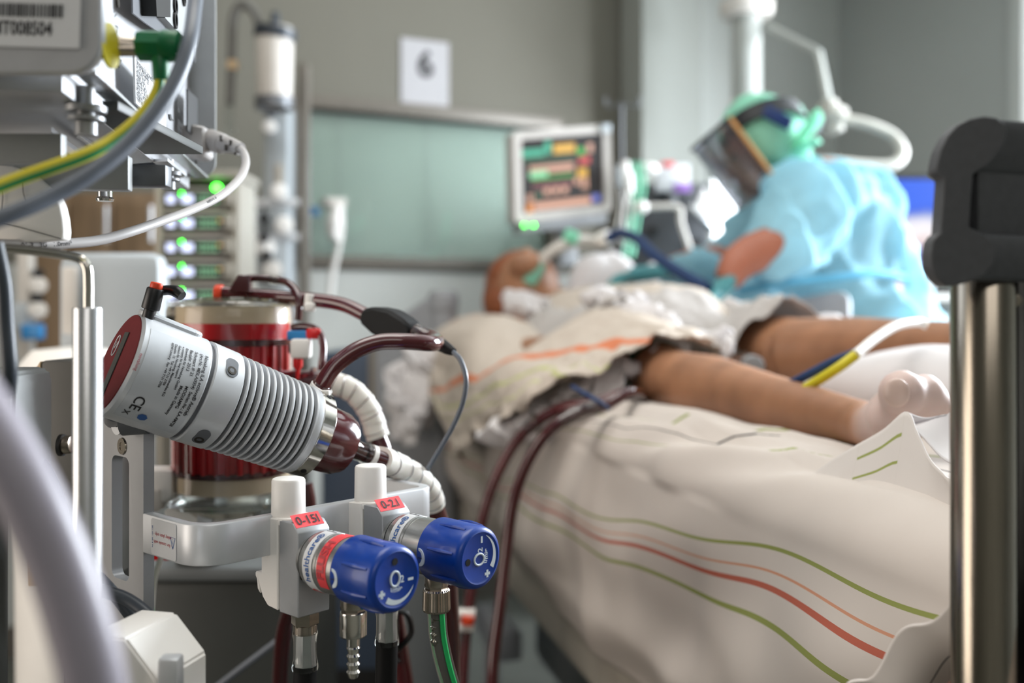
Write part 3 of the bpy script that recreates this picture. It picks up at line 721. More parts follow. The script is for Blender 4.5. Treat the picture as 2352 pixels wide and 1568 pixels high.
# long grips behind the cap
gt = P(2232, 334, Yp-.03); gl = P(2214, 590, Yp-.03)
def gsec(cx, cz, rx, rz, rot):
    return [Vector((cx+rx*math.cos(a)*math.cos(rot)-rz*math.sin(a)*math.sin(rot), Yp-.03, cz+rx*math.cos(a)*math.sin(rot)+rz*math.sin(a)*math.cos(rot))) for a in [2*PI*i/24 for i in range(24)]]
s1_ = gsec(gt.x, gt.z, .0185, .0105, math.radians(38)); s2_ = gsec(gl.x, gl.z, .0168, .0125, math.radians(10))
part('upper_grip', loft([[p+ax*.002 for p in s1_], [p+ax*.62 for p in s1_]]), 'charcoal', bed)
part('lower_grip', loft([[p+ax*.002 for p in s2_], [p+ax*.62 for p in s2_]]), 'charcoal', bed)
zc = (gt.z+gl.z)/2
part('foot_board', xf(box(.60, gt.z-gl.z, .012, .002), frame(Vector((gt.x+.001, Yp-.022, zc))+ax*.302, ax, (0, 0, 1), ax.cross(Vector((0, 0, 1))))), 'charcoal', bed)
sb = P(2345, 1100, Yp+.02)
part('foot_panel', prism([(0, -.62), (.55, -.62), (.55, 0), (0, 0)], .02, .002, frame(Vector((P(2322, 0, Yp+.01).x, Yp+.012, P(0, 620, Yp).z)), ax, (0, 0, 1), ax.cross(Vector((0, 0, 1))))), 'black_plastic', bed)
sp_ = P(2337, 690, Yp-.012)
part('screw', cyl(sp_, sp_+Vector((.0, .012, 0)), .0034, bev=.0006), 'steel', bed)

# mattress
solo('mattress', 'thick pale mattress lying on the hospital bed', 'mattress', bbox(.10, 2.0, .035, .86, .71, ZM-.015, .05), 'cream_plastic')

# ---------------------------------------------------------------- striped bottom sheet
def sheet_mat(name, stripes, base=(208, 198, 190)):
    m = cloth_mat(name, base, .12, .85, 8, .03)
    nt = m.node_tree; L = nt.links.new
    uv = nt.nodes.new('ShaderNodeUVMap'); uv.uv_map = 'UVMap'; sp = nt.nodes.new('ShaderNodeSeparateXYZ'); L(uv.outputs[0], sp.inputs[0])
    old = [n for n in nt.nodes if n.type == 'VALTORGB'][0]; src = old.outputs[0]
    users = [l.to_socket for l in src.links]
    cur = src
    for v, wd, rgb in stripes:
        s = nt.nodes.new('ShaderNodeMath'); s.operation = 'SUBTRACT'; s.inputs[1].default_value = v; L(sp.outputs['Y'], s.inputs[0])
        ab = nt.nodes.new('ShaderNodeMath'); ab.operation = 'ABSOLUTE'; L(s.outputs[0], ab.inputs[0])
        lt = nt.nodes.new('ShaderNodeMath'); lt.operation = 'LESS_THAN'; lt.inputs[1].default_value = wd; L(ab.outputs[0], lt.inputs[0])
        mx = nt.nodes.new('ShaderNodeMix'); mx.data_type = 'RGBA'; L(lt.outputs[0], mx.inputs[0]); L(cur, mx.inputs[6]); mx.inputs[7].default_value = lin(rgb)+(1,)
        cur = mx.outputs[2]
    for u in users: L(cur, u)
    return m
GREEN, RED, ORANGE, BLACK = (146, 152, 88), (184, 102, 84), (206, 150, 122), (22, 20, 30)
sheet_mat('sheet_striped', [(0, .042, GREEN), (1, .028, GREEN), (.46, .042, RED), (.68, .018, ORANGE), (3.3, .02, GREEN), (3.8, .015, BLACK), (4.4, .03, GREEN)])
sheet_mat('blanket_striped', [(.17, .015, (212, 132, 98)), (.05, .008, (184, 186, 128)), (-.04, .006, (190, 190, 140)), (.62, .012, (214, 176, 158))], (198, 186, 174))
sheet_mat('fold_striped', [(.12, .010, GREEN), (.26, .008, GREEN), (.95, .01, BLACK)], (208, 200, 194))
def uv_obj(name, nu, nv, fn, uvfn, m, th=.0025, **k):
    V, F = grid(nu, nv, fn)
    me = bpy.data.meshes.new(name); me.from_pydata([tuple(v) for v in V], [], F)
    for p in me.polygons: p.use_smooth = True
    lay = me.uv_layers.new(name='UVMap')
    uvs = [uvfn(i/(nu-1), j/(nv-1)) for i in range(nu) for j in range(nv)]
    for l in me.loops: lay.data[l.index].uv = uvs[l.vertex_index]
    me.materials.append(MATS[m])
    o = bpy.data.objects.new(name, me); C.objects.link(o)
    md = o.modifiers.new('thickness', 'SOLIDIFY'); md.thickness = th; md.offset = -1
    return o
def line_z(Y, p, q): return p[1]+(Y-p[0])*(q[1]-p[1])/(q[0]-p[0])
def g1(Y): return line_z(min(Y, 1.75), (.653, .862), (1.648, .765)) + .006*math.sin(Y*9)
def g2(Y): return line_z(min(Y, 1.75), (.71, .7925), (1.648, .729)) + .005*math.sin(Y*8+1)
def sheet_fn(u, v):
    a = -.02+u*2.02
    tent = 1-sstep(.22, .50, a)
    zt = ZM+.012
    # v: 0 far across the bed .. 0.5 edge .. 1 hem
    hem = .605+.01*math.sin(a*5)
    if v < .45:
        b = .62*(1-v/.45)+.05; 
        z = zt
        z += .012*math.exp(-((a-.62)/.35)**2)*math.exp(-((b-.06)/.12)**2)
        # radiating creases near the edge under the lower leg
        cr = .007*math.exp(-((a-.5)/.28)**2)*(1-sstep(.0, .25, b))
        z += cr*math.sin(b*150+a*22+2*fbm(a*6, b*6))
        z += .004*fbm(a*7, b*7, 2)
    elif v < .6:
        t = (v-.45)/.15*PI/2
        R = .05; b = .05-R*math.sin(t); z = zt-R+R*math.cos(t)
        cr = .006*math.exp(-((a-.5)/.3)**2)
        z += cr*math.sin(b*120+a*26+2*fbm(a*6, b*6))*math.cos(t)
        b -= .003*math.sin(a*30+1.5*fbm(a*4, 1))*math.sin(t)*(1-tent)
    else:
        t = (v-.6)/.4; z = (zt-.05)*(1-t)+hem*t
        b = 0-.012*math.sin(t*PI)*1.2
        env = math.sin(min(1, t*1.6)*PI/2)
        b -= env*(.020*fbm(a*3.1+.3, z*6, 5, 2)+.006*math.sin(a*17+z*22+3*fbm(a*2, z*3)))
        b += .02*sstep(.75, 1, t)
    if a < .03: b += (.03-a)*.5*0
    # rounded head end
    e = sstep(1.7, 2.0, a); b += e*.03
    return B(a, b, z)
def sheet_uv(u, v):
    a = -.02+u*2.02
    p = sheet_fn(u, v); ang = 0
    if v >= .6: z = p.z+.0
    else:
        z = ZM+.012-.05+ (.6-v)*.6*1.2
    Y = p.y
    hi, lo = g1(Y), g2(Y)
    wob = .004*math.sin(a*21)
    return (a, (z+wob-lo)/(hi-lo) if v >= .6 else 1+(z-hi)/(hi-lo))
o = uv_obj('bottom_sheet', 260, 120, sheet_fn, sheet_uv, 'sheet_striped')
o['label'] = 'off-white bottom sheet with thin green and red stripes hanging over the bed side'; o['category'] = 'sheet'

# folded corner of the sheet tented over the foot, near the pole
def patch(name, tops, bots, belly, m, uvf, nu=60, nv=40, crease=.002, label=None):
    T_ = spline(tops, 20); Bq = spline(bots, 20)
    def at_(l, u): x = u*(len(l)-1); i = min(int(x), len(l)-2); return l[i].lerp(l[i+1], x-i)
    def fn(u, v):
        a_ = at_(T_, u); b_ = at_(Bq, u); p = a_.lerp(b_, v)
        p += belly*math.sin(v*PI)*(.6+.4*math.sin(u*7)) + Vector((0, -1, .2))*crease*fbm(u*5, v*3, len(name))*math.sin(min(1, v*4)*PI/2)
        return p
    return uv_obj(name, nu, nv, fn, uvf, m, .0018)
top_ = [B(.345, .035, .868), B(.300, .026, .876), P(1800, 1162, .855), P(1850, 1110, .845), P(1900, 1068, .84), P(1960, 1030, .83), P(2030, 990, .815), P(2085, 947, .80), P(2108, 990, .775), P(2135, 1048, .745), P(2165, 1082, .715), P(2200, 1105, .69), P(2330, 1130, .66)]
bot_ = [B(a_, .006+.03*sstep(.24, .34, a_), z_) for a_, z_ in ((.34, .872), (.29, .862), (.24, .850), (.19, .838), (.14, .830), (.08, .826), (.02, .824), (-.05, .822), (-.12, .820))]
o = patch('folded_sheet', top_, bot_, Vector((-.004, -.010, .004)), 'fold_striped', lambda u, v: (u, v if .44 < u < .59 else 5))
o['label'] = 'plain grey-white folded sheet corner tented over the near foot'; o['category'] = 'sheet'
V, F = grid(30, 16, lambda u, v: (P(2087, 950, .805).lerp(P(2330, 955, .80), u)).lerp(P(2112, 1005, .785).lerp(P(2330, 1140, .672), u), v)+Vector((0, .02*math.sin(v*PI), -.004*math.sin(u*9+v*5))))
q_ = mesh_obj('fold_lining', (V, F), 'white_cloth', 180); q_.parent = o; q_['label'] = 'shaded inner side of the fold'
md = q_.modifiers.new('thickness', 'SOLIDIFY'); md.thickness = .0015
# lower hanging flap with a dark stripe at the bottom right corner
def flap_fn(u, v):
    q0 = P(2250, 1315, .56); q1 = P(1940, 1585, .60); q2 = P(2300, 1480, .57); q3 = P(2080, 1640, .60)
    p = q0.lerp(q1, u).lerp(q2.lerp(q3, u), v)
    p += Vector((-.0, -.004*math.sin(u*9), 0.004*math.sin(u*14+v*3)))
    p.y -= .006*math.sin(v*PI)
    return p
o = uv_obj('sheet_flap', 50, 30, flap_fn, lambda u, v: (u, .3+v*.9), 'fold_striped')
o['label'] = 'hanging sheet flap with one black stripe beside the steel pole'; o['category'] = 'sheet'

# ---------------------------------------------------------------- pillows and leg cushion
def pillow(name, label, c, sx, sy, sz, yaw, m, n=26):
    def pt(u, v, s):
        x = (u-.5)*2; y = (v-.5)*2; k = max(0, (1-abs(x)**2.6)*(1-abs(y)**2.6))**.5
        return Vector((x*sx/2*(1-.06*y*y), y*sy/2*(1-.06*x*x), s*sz/2*k*(1+.12*fbm(x*2, y*2, sx))))
    V1, F1 = grid(n, n, lambda u, v: pt(u, v, 1)); V2, F2 = grid(n, n, lambda u, v: pt(u, v, -1))
    V, F = join((V1, F1), (V2, [tuple(reversed(f)) for f in F2]))
    bm = bmesh.new(); vs = [bm.verts.new(v) for v in V]
    for f in F: bm.faces.new([vs[i] for i in f])
    bmesh.ops.remove_doubles(bm, verts=bm.verts[:], dist=.0004)
    g = bm_out(bm)
    M = Matrix.Translation(Vector(c)) @ Matrix.Rotation(yaw, 4, 'Z')
    return solo(name, label, 'pillow', xf(g, M), m, sharp=80)
yb = math.atan2(BD.y, BD.x)
pillow('leg_pillow', 'plump white cushion lying between the two feet', B(.50, .45, ZM+.050), .46, .34, .115, yb, 'white_cloth')
pillow('head_pillow', 'white pillow under the patient head', B(1.82, .30, ZM+.07), .42, .6, .14, yb, 'white_cloth')
c_ = P(1392, 0, 2.62); pillow('side_pillow', 'bright white pillow standing beyond the patient chest, left of two', (c_.x, c_.y, 1.06), .22, .16, .30, 0, 'white_cloth')
c_ = P(1520, 0, 2.66); pillow('side_pillow', 'small bright white pillow beyond the chest beside the gloved hand', (c_.x, c_.y, 1.05), .14, .14, .28, .2, 'white_cloth')

# ---------------------------------------------------------------- patient (one continuous body)
g = []
kn = P(1535, 872, 1.45); an = P(1958, 968, 1.0); mid = P(1730, 905, 1.2)
hip = B(1.28, .22, ZM+.075)
g.append(tube([hip, B(1.05, .16, ZM+.07), kn, kn+(an-kn)*.12], [.075, .062, .047, .043], 18))
g.append(tube([kn, kn.lerp(an, .3)+Vector((0, 0, .0)), kn.lerp(an, .65), an, P(1995, 975, .96)], [.044, .046, .034, .024, .022], 18))
# foot: sole towards the camera, toes uppermost
heel = P(1995, 985, .96); ball_ = P(2050, 925, .905)
g.append(tube([heel, P(2030, 975, .93), P(2070, 950, .905), P(2095, 935, .90)], [.021, .025, .028, .026], 16))
g.append(ball(P(2072, 903, .872), .0205, (1, 1.1, 1.02)))
g.append(tube([P(2078, 935, .90), P(2072, 908, .885)], [.016, .019], 14))
toes = [((2124, 908, .885), .0170), ((2146, 925, .890), .0145), ((2160, 940, .90), .012)]
for (q, r) in toes:
    g.append(tube([P(2075, 945, .93), P(*q)], [r*.9, r], 12)); g.append(ball(P(*q), r*1.02, (1, 1.2, 1.15)))
g.append(ball(P(2024, 964, .90), .013, (1, 1, 1.2)))
# far leg
k2 = P(1835, 812, 1.62); a2 = P(2290, 790, 1.28); h2 = B(1.30, .41, ZM+.075)
g.append(tube([h2, B(1.1, .43, ZM+.078), k2], [.075, .066, .058], 18))
g.append(tube([k2, k2.lerp(a2, .35), k2.lerp(a2, .7), a2, a2+Vector((.05, -.05, .05))], [.058, .052, .038, .032, .03], 18))
# torso, neck, head, arms
for b_ in (.25, .38): g.append(tube([B(1.18, b_, ZM+.06), B(1.32, b_, ZM+.065), B(1.55, b_, ZM+.075), B(1.72, b_, ZM+.085), B(1.80, .31, ZM+.10)], [.085, .09, .10, .095, .06], 22))
hd = P(1205, 662, 2.42)
g.append(tube([B(1.76, .29, ZM+.14), hd+Vector((.0, -.02, -.02))], [.055, .05], 14))
HDM = frame(hd, BD.cross(Vector((0, 0, 1))), Vector((0, 0, 1)), BD)
hM = Matrix.Identity(4)
g.append(ball(hd, .085, (.92, 1.18, 1.05), Matrix.Rotation(math.atan2(-BD.x, BD.y), 4, 'Z')))
g.append(ball(hd+Vector((.004, -.03, .083)), .016, (.8, 1.3, 1)))
g.append(ball(hd+Vector((.0, -.09, .055)), .04, (1, .8, .7)))
for s in (-1, 1):
    g.append(ball(hd+BE*(.078*s)+Vector((0, 0, 0)), .02, (.4, .9, 1.2)))
    sh = B(1.70, .31+.17*s, ZM+.11); el = B(1.42, .31+.235*s, ZM+.06); wr = B(1.20, .31+.2*s, ZM+.08)
    g.append(tube([sh, el, wr, B(1.13, .31+.18*s, ZM+.08)], [.052, .042, .03, .028], 16))
    for k in range(4):
        p0_ = B(1.12, .31+.18*s+(k-1.5)*.018, ZM+.085)
        g.append(tube([p0_, p0_-BD*.05+Vector((0, 0, .004)), p0_-BD*.085-Vector((0, 0, .012))], [.0095, .0085, .0075], 10))
    g.append(tube([B(1.15, .31+.15*s, ZM+.085), B(1.10, .31+.13*s, ZM+.075)], [.011, .009], 10))
body = remesh(join(*g), .0050, 3)
pt = thing('patient', 'person lying on their back in the bed, bare legs with toes towards the camera', 'person', B(1.2, .3, ZM))
bo = part('body', body, 'skin_leg', pt, sharp=180)
# the foot itself is paler than the leg
foot_tint(MATS['skin_leg'], P(2100, 922, .885), .050, .085, (200, 176, 168))
part('toenail', xf(ball((0, 0, 0), .0115, (.95, .32, 1.1)), Matrix.Translation(P(2059, 902, .8525)) @ Matrix.Rotation(math.radians(-25), 4, 'Z')), 'toenail', pt)
part('hair', remesh(join(ball(hd+BD*.03+Vector((0, 0, .004)), .093, (1.0, 1.0, 1.0)), ball(hd+Vector((-.02, .03, -.03)), .085), ball(hd+Vector((-.05, -.02, -.035)), .05)), .008, 2), 'hair_brown', pt, sharp=180)
fr = join(ball(hd+Vector((-.03, -.05, .055)), .0085), ball(hd+Vector((.035, -.05, .055)), .0085))
part('closed_eye', fr, 'skin_face', pt)
part('mouth', ball(hd+Vector((0, -.095, .065)), .014, (1.2, .6, .4)), 'maroon_cap', pt)

# ---------------------------------------------------------------- patient gown over hips and far thigh
def hump(b, c, w, h): return h*math.exp(-((b-c)/w)**2)
def gown_fn(u, v):
    b = .02+v*.66
    hem = .98+.10*sstep(.32, .12, b)+.10*sstep(.50, .66, b)+.012*math.sin(b*60)
    a = hem+(1.78-hem)*u
    z = ZM+.030+max(hump(b, .31, .20, .160)*sstep(.95, 1.2, a), hump(b, .43, .11, .135), hump(b, .17, .10, .122))
    if b > .56: z = max(z, ZM+.03)
    z -= .022*sstep(.25, 0, u)*sstep(.46, .62, b)
    cr = (1-u)**3
    z += .012*fbm(a*9, b*9, 3)+cr*.03*abs(fbm(a*15, b*16, 4))
    return B(a, b, z)
V, F = grid(90, 90, gown_fn)
o = solo('hospital_gown', 'rumpled grey-white gown covering the patient hips and far thigh', 'gown', (V, F), 'patient_gown', sharp=180)
md = o.modifiers.new('thickness', 'SOLIDIFY'); md.thickness = .002; md.offset = 1

# ---------------------------------------------------------------- crumpled striped blanket over the torso, hanging off the near side
def blanket_fn(u, v):
    # v 0..0.55 over the body from far to near, then down the side; u 0 at the ragged hem towards the feet
    rag = .018*fbm(v*7, 3.1)+.006*math.sin(v*31)
    a_h = .80+.60*sstep(.64, 1.0, v)+rag+.22*sstep(.36, .05, v)
    a = a_h+(1.90-a_h)*u**1.15
    if v < .62:
        b = .40-(.40+.0)*(v/.62)
        z = ZM+.03+max(hump(b, .31, .22, .165)*sstep(.95, 1.25, a), hump(b, .155, .13, .118)*(1-sstep(1.1, 1.6, a))*(.62+.38*sstep(.80, 1.10, a)), hump(b, .06, .12, .10)*sstep(1.15, 1.5, a))
    else:
        t = (v-.62)/.38; R = .05
        if t < .3: th_ = t/.3*PI/2; b = 0-R*math.sin(th_); z = ZM+.03-R+R*math.cos(th_)
        else: b = -R-.015*math.sin((t-.3)*4); z = ZM+.03-R-(t-.3)/.7*(.11+.03*math.sin(a*6)-.05*sstep(1.35, 1.75, a))
        zz = hump(0, .06, .12, .10)*sstep(1.15, 1.5, a); z += max(hump(0, .155, .13, .118)*(1-sstep(1.1, 1.6, a))*(.62+.38*sstep(.80, 1.10, a)), zz)*(1-min(1, t/.6))
    ck = math.exp(-(u/.16)**1.4)
    z += ck*(.028*abs(fbm(a*11, v*9, 7))+.010*fbm(a*22, v*20, 1))+.010*fbm(a*5, v*5, 8)
    b -= ck*.02*fbm(a*16, v*12, 2)+.008*fbm(a*6, v*9, 11)
    return B(a, b, z+.010)
o = uv_obj('striped_blanket', 130, 130, blanket_fn, lambda u, v: (u, (1-v)*1.15-.18+.62*(u-.45)), 'blanket_striped', .003)
o['label'] = 'crumpled cream blanket with an orange stripe bunched over the patient torso'; o['category'] = 'blanket'
# bunched white hem roll running across
rp = [blanket_fn(.02, t/14.) for t in range(3, 13)]
def roll(name, label, pts, r, seed):
    pa = spline(pts, 12); n = len(pa); g_ = sweep(spline(pts, 24), lambda t: r*(.35+math.sin(PI*min(1, max(0, t)))**.5*.75), 44, flat=.6)
    V = [p+Vector((.5-abs(fbm(p.x*14, p.y*14, p.z*14+seed, 2))*2, .5-abs(fbm(p.x*14+9, p.y*14, p.z*14, 2))*2, .6-abs(fbm(p.x*18, p.y*18+5, p.z*18, 3))*2.4))*r*.75 for p in g_[0]]
    o = solo(name, label, 'cloth', (V, g_[1]), 'white_cloth', sharp=180); return o
roll('cloth_bunch', 'bright white bunched cloth lying on top of the abdomen', [P(1360, 690, 1.80), P(1430, 705, 1.72), P(1490, 745, 1.62), P(1545, 785, 1.55)], .036, 1)
roll('cloth_bunch', 'white crumpled cloth edge hanging along the bed side above the red lines', [P(1545, 800, 1.50), P(1440, 850, 1.46), P(1330, 905, 1.48), P(1230, 965, 1.52), P(1150, 990, 1.60)], .030, 5)
roll('cloth_bunch', 'small white crumpled cloth between the patient knees', [P(1590, 778, 1.58), P(1650, 782, 1.55), P(1690, 790, 1.52)], .024, 9)
roll('cloth_bunch', 'white folded cloth beyond the far thigh beneath the nurse', [P(1660, 700, 1.85), P(1740, 725, 1.85), P(1860, 742, 1.85), P(1960, 752, 1.8)], .022, 3)
roll('cloth_bunch', 'small white cloth beside the patient neck', [P(1165, 690, 2.25), P(1200, 705, 2.2), P(1250, 715, 2.15)], .034, 13)
roll('hanging_cloth', 'beige cloth tail hanging off the head end of the bed', [P(1010, 800, 2.34), P(975, 860, 2.32), P(940, 930, 2.3), P(918, 1010, 2.3)], .050, 17)

# ---------------------------------------------------------------- things on and around the patient
t = thing('breathing_tube', 'corrugated pale breathing tube rising from the patient mouth', 'tube', P(1230, 640, 2.33))
part('green_connector', cyl(P(1214, 652, 2.33), P(1238, 604, 2.33), .017, bev=.003), 'stripe_green' and 'hood_green', t)
pa = spline(PL([(1236, 606, 2.33), (1262, 580, 2.33), (1295, 562, 2.35), (1330, 552, 2.4), (1380, 556, 2.45)]), 14)
part('corrugated_hose', sweep(pa, [.0125+.0022*math.cos(i*2.1) for i in range(len(pa))], 14), 'cream_plastic', t)
part('elbow', cyl(P(1306, 556, 2.35), P(1318, 530, 2.35), .018, bev=.004), 'hood_green', t)
t = thing('blue_hose', 'dark blue ventilator hose bent over the chest towards the nurse', 'hose', P(1450, 560, 2.3))
part('hose', tube(PL([(1395, 548, 2.4), (1425, 536, 2.38), (1462, 548, 2.3), (1500, 584, 2.2), (1560, 625, 2.1), (1625, 662, 2.0)]), .013), 'deep_blue', t)
part('connector', cyl(P(1380, 552, 2.42), P(1400, 545, 2.4), .02, bev=.004), 'white_plastic', t)
t = thing('urine_catheter_line', 'thin clear line with white, blue and yellow sections across the far shin', 'tube', P(1950, 850, 1.3))
part('white_section', tube(PL([(2130, 748, 1.2), (2110, 740, 1.2), (2060, 748, 1.15), (2010, 778, 1.10), (1965, 815, 1.06)]), .0055), 'white_plastic', t)
part('yellow_section', tube(PL([(1965, 815, 1.06), (1920, 848, 1.06), (1850, 892, 1.08)]), .0055), 'wire_yellow', t)
part('blue_section', tube(PL([(1965, 810, 1.07), (1915, 830, 1.08), (1850, 864, 1.1), (1815, 882, 1.12)]), .005), 'deep_blue', t)
t = solo('catheter_cap', 'round grey clamp cap lying between the knees', 'cap', cyl(P(1724, 838, 1.50), P(1732, 842, 1.46), .016, bev=.003), 'grey_plastic')
solo('knee_bandage', 'dark green bandage wrapped above the near knee', 'bandage', tube([kn+BD*.03, kn+BD*.08, kn+BD*.15], [.055, .062, .068], 24), 'bandage_green')
# ================================================================ nurse leaning over the bed
t = thing('nurse', 'person in light blue gown, green hood and face shield leaning over the bed', 'person', (.92, 2.45, 0))
g = []
def N(x, y, Y=2.35): return P(x, y, Y)
hc = N(1745, 326, 2.3)
g.append(tube([N(1975, 860, 2.45), N(1945, 700, 2.42), N(1915, 560, 2.38), N(1870, 460, 2.35), N(1828, 425, 2.33)], [.15, .145, .15, .12, .06], 20))
g.append(tube([N(1835, 430, 2.33), N(1790, 390, 2.32), hc], [.06, .055, .06], 16))
hx = Matrix.Rotation(math.radians(-38), 4, 'Y')
g.append(ball(hc, .080, (1.08, .86, 1.18), hx))
fd = Vector((-.72, -.05, -.62)).normalized()        # where the face looks
fu = Vector((-.60, 0, .80)).normalized(); fs = fd.cross(fu).normalized()
g.append(ball(hc+fd*.098-fu*.012, .014, (1.2, .8, 1.2)))
g.append(ball(hc+fd*.070-fu*.062, .036))
for s in (-1, 1): g.append(ball(hc+fs*.079*s-fd*.01, .02, (.8, .45, 1.2)))
for (sh, el, wr) in ((N(1855, 480, 2.18), N(1820, 540, 2.10), N(1775, 565, 2.08)), (N(1810, 480, 2.5), N(1672, 590, 2.5), N(1530, 622, 2.4))):
    g.append(tube([sh, el, (el+wr)/2+Vector((0, 0, .0)), wr], [.062, .048, .043, .030], 16))
# near forearm bends down at the elbow in the photo
g.append(tube([N(1800, 560, 2.08), N(1735, 580, 2.06), N(1695, 606, 2.04), N(1668, 650, 2.03)], [.046, .043, .038, .028], 18))
for s in (-.09, .09):
    g.append(tube([Vector((.95+s*.6, 2.5+s, .92)), Vector((.95+s*.6, 2.5+s, .5)), Vector((.95+s*.6, 2.52+s, .10))], [.10, .065, .042], 16))
    g.append(tube([Vector((.95+s*.6, 2.54+s, .05)), Vector((.90+s*.6, 2.40+s, .035))], [.045, .035], 12))
body = remesh(join(*g), .0085, 3)
part('body', body, 'skin_arm', t, sharp=180)
part('eyebrow', join(*[ball(hc+fd*.088+fu*.028+fs*.03*s, .008, (.6, 1.6, .5)) for s in (-1, 1)]), 'hair_brown', t)
part('eye', join(*[ball(hc+fd*.084+fu*.012+fs*.03*s, .009) for s in (-1, 1)]), 'black_plastic', t)
part('lips', ball(hc+fd*.094-fu*.045, .014, (.5, 1.4, .5)), 'maroon_cap', t)
# hood
g = [ball(hc-fd*.010+fu*.010, .091, (1.03, .98, 1.10), hx), ball(N(1790, 335, 2.3), .070), tube([N(1800, 350, 2.3), N(1800, 395, 2.31), N(1775, 432, 2.3)], [.066, .058, .045], 18), ball(N(1792, 272, 2.3), .052, (1.15, 1, .9))]
hood = remesh(join(*g), .008, 2)
# open the hood at the face
V, F = hood; keep = []
for f in F:
    c = sum((V[i] for i in f), Vector())/len(f)-hc
    if c.dot(fd) > .040 and abs(c.dot(fs)) < .066 and -.09 < c.dot(fu) < .055: continue
    keep.append(f)
V = [p+Vector((fbm(p.x*18, p.y*18, p.z*18), 0, fbm(p.x*18, p.y*18, p.z*18+4)))*.006 for p in V]
part('hood', (V, keep), 'hood_green', t, sharp=180)
part('hood_tie', join(tube(PL([(1815, 350, 2.25), (1848, 310, 2.22), (1872, 275, 2.2), (1884, 262, 2.2)]), [.012, .02, .026, .02], 14, flat=.35), tube(PL([(1820, 356, 2.25), (1850, 335, 2.22), (1880, 322, 2.2)]), [.012, .018, .016], 12, flat=.35)), 'hood_green', t)
# head lamp band / goggles strap
bandc = N(1748, 296, 2.3)
ax_ = Vector((-.26, .38, .88)).normalized()
M = frame_z(bandc-ax_*.022, ax_, (0, 1, 0))
ring = lathe([(0, .091), (0, .101), (.038, .098), (.038, .088), (0, .091)], M.translation, ax_, 48)
part('shield_band', ring, 'band_black', t)
part('band_buckle', xf(box(.07, .012, .03, .005), Matrix.Translation(N(1786, 270, 2.205)) @ Matrix.Rotation(.5, 4, 'Y')), 'band_blue', t)
# visor: curved clear sheet from the band downwards in front of the face
def vis(u, v):
    ang = (u-.5)*2.6
    d = (fd*math.cos(ang)+fs*math.sin(ang))*.104
    return hc+fu*(.088-.178*v)+d+fd*.030
part('visor', slab(grid(30, 16, vis), .0012), 'visor_plastic', t, sharp=180)
part('visor_foam', join(*[tube([vis(u_, 0.0), vis(u_+.07, 0)], .005, 8, 4) for u_ in [i*.07 for i in range(14)]]), 'band_black', t)
ed = [N(1637, 283, 2.17), N(1662, 316, 2.17), N(1692, 352, 2.17), N(1720, 388, 2.17), N(1746, 424, 2.17)]
ed = [vis(1.0 if (vis(1, .5).y < vis(0, .5).y) else 0.0, v_/6) for v_ in range(7)]
part('visor_edge', tube(ed, .0085, 10, flat=.5), 'visor_edge', t)
# gown
g = [tube([N(1990, 950, 2.5), N(1985, 820, 2.46), N(1950, 700, 2.42), N(1915, 590, 2.38), N(1890, 500, 2.35), N(1860, 450, 2.34), N(1826, 415, 2.33)], [.22, .205, .17, .178, .165, .125, .075], 30),
     tube([N(2060, 850, 2.5), N(2040, 700, 2.48), N(2000, 590, 2.45), N(1960, 500, 2.42)], [.11, .09, .10, .09], 20),
     tube([N(1870, 470, 2.25), N(1830, 520, 2.14), N(1790, 575, 2.09), N(1762, 600, 2.08)], [.10, .098, .085, .060], 20),
     tube([N(1810, 475, 2.5), N(1745, 530, 2.5), N(1672, 590, 2.48), N(1600, 618, 2.42), N(1530, 625, 2.4)], [.08, .066, .055, .046, .034], 20),
     tube([N(1890, 590, 2.3), N(1800, 640, 2.25), N(1730, 670, 2.22), N(1690, 690, 2.2)], [.10, .075, .065, .045], 18)]
gown = remesh(join(*g), .011, 3)
V = []
for p in gown[0]:
    d = Vector((fbm(p.x*7, p.y*7, p.z*7), fbm(p.x*7+5, p.y*7, p.z*7), fbm(p.x*7, p.y*7+9, p.z*7)))*.030
    d += Vector((1, -1, .3))*.010*math.sin(p.z*38+p.x*42+4*fbm(p.x*4, p.y*4, p.z*4))
    V.append(p+d)
part('gown', (V, gown[1]), 'gown_blue', t, sharp=180)
part('gown_skirt', tube([Vector((1.03, 2.60, .92)), Vector((1.06, 2.60, .6)), Vector((1.06, 2.60, .32))], [.20, .19, .21], 28), 'gown_blue', t)
part('waist_tie', tube([N(1700, 668, 2.14), N(1800, 650, 2.05), N(1900, 640, 2.02), N(2020, 628, 2.1), N(2090, 640, 2.35)], .008, 10), 'gown_front', t)
# gloved hands
def hand(w, d, side, spread):
    d = d.normalized(); up = Vector((0, 0, 1)); s = d.cross(up).normalized()
    g = [tube([w-d*.02, w+d*.03, w+d*.075], [.028, .034, .036], 14, flat=.6)]
    for k in range(4):
        b = w+d*.07+s*(k-1.5)*.019
        L = (.060, .070, .066, .052)[k]
        g.append(tube([b, b+d*L*.5+s*(k-1.5)*spread, b+d*L*.85-up*.018, b+d*L*.9-up*.035], [.0095, .009, .0085, .007], 10))
    b = w+d*.03+s*.03*side
    g.append(tube([b, b+d*.03+s*.03*side-up*.008, b+d*.055+s*.035*side-up*.02], [.012, .010, .008], 10))
    return remesh(join(*g), .004, 2)
part('glove', hand(N(1520, 624, 2.38), Vector((-1, -.1, -.12)), 1, .004), 'glove_teal', t, 'teal glove on the far hand', sharp=180)
part('glove', hand(N(1668, 650, 2.03), Vector((-.6, .1, -.6)), -1, .004), 'glove_teal', t, 'teal glove on the near hand', sharp=180)
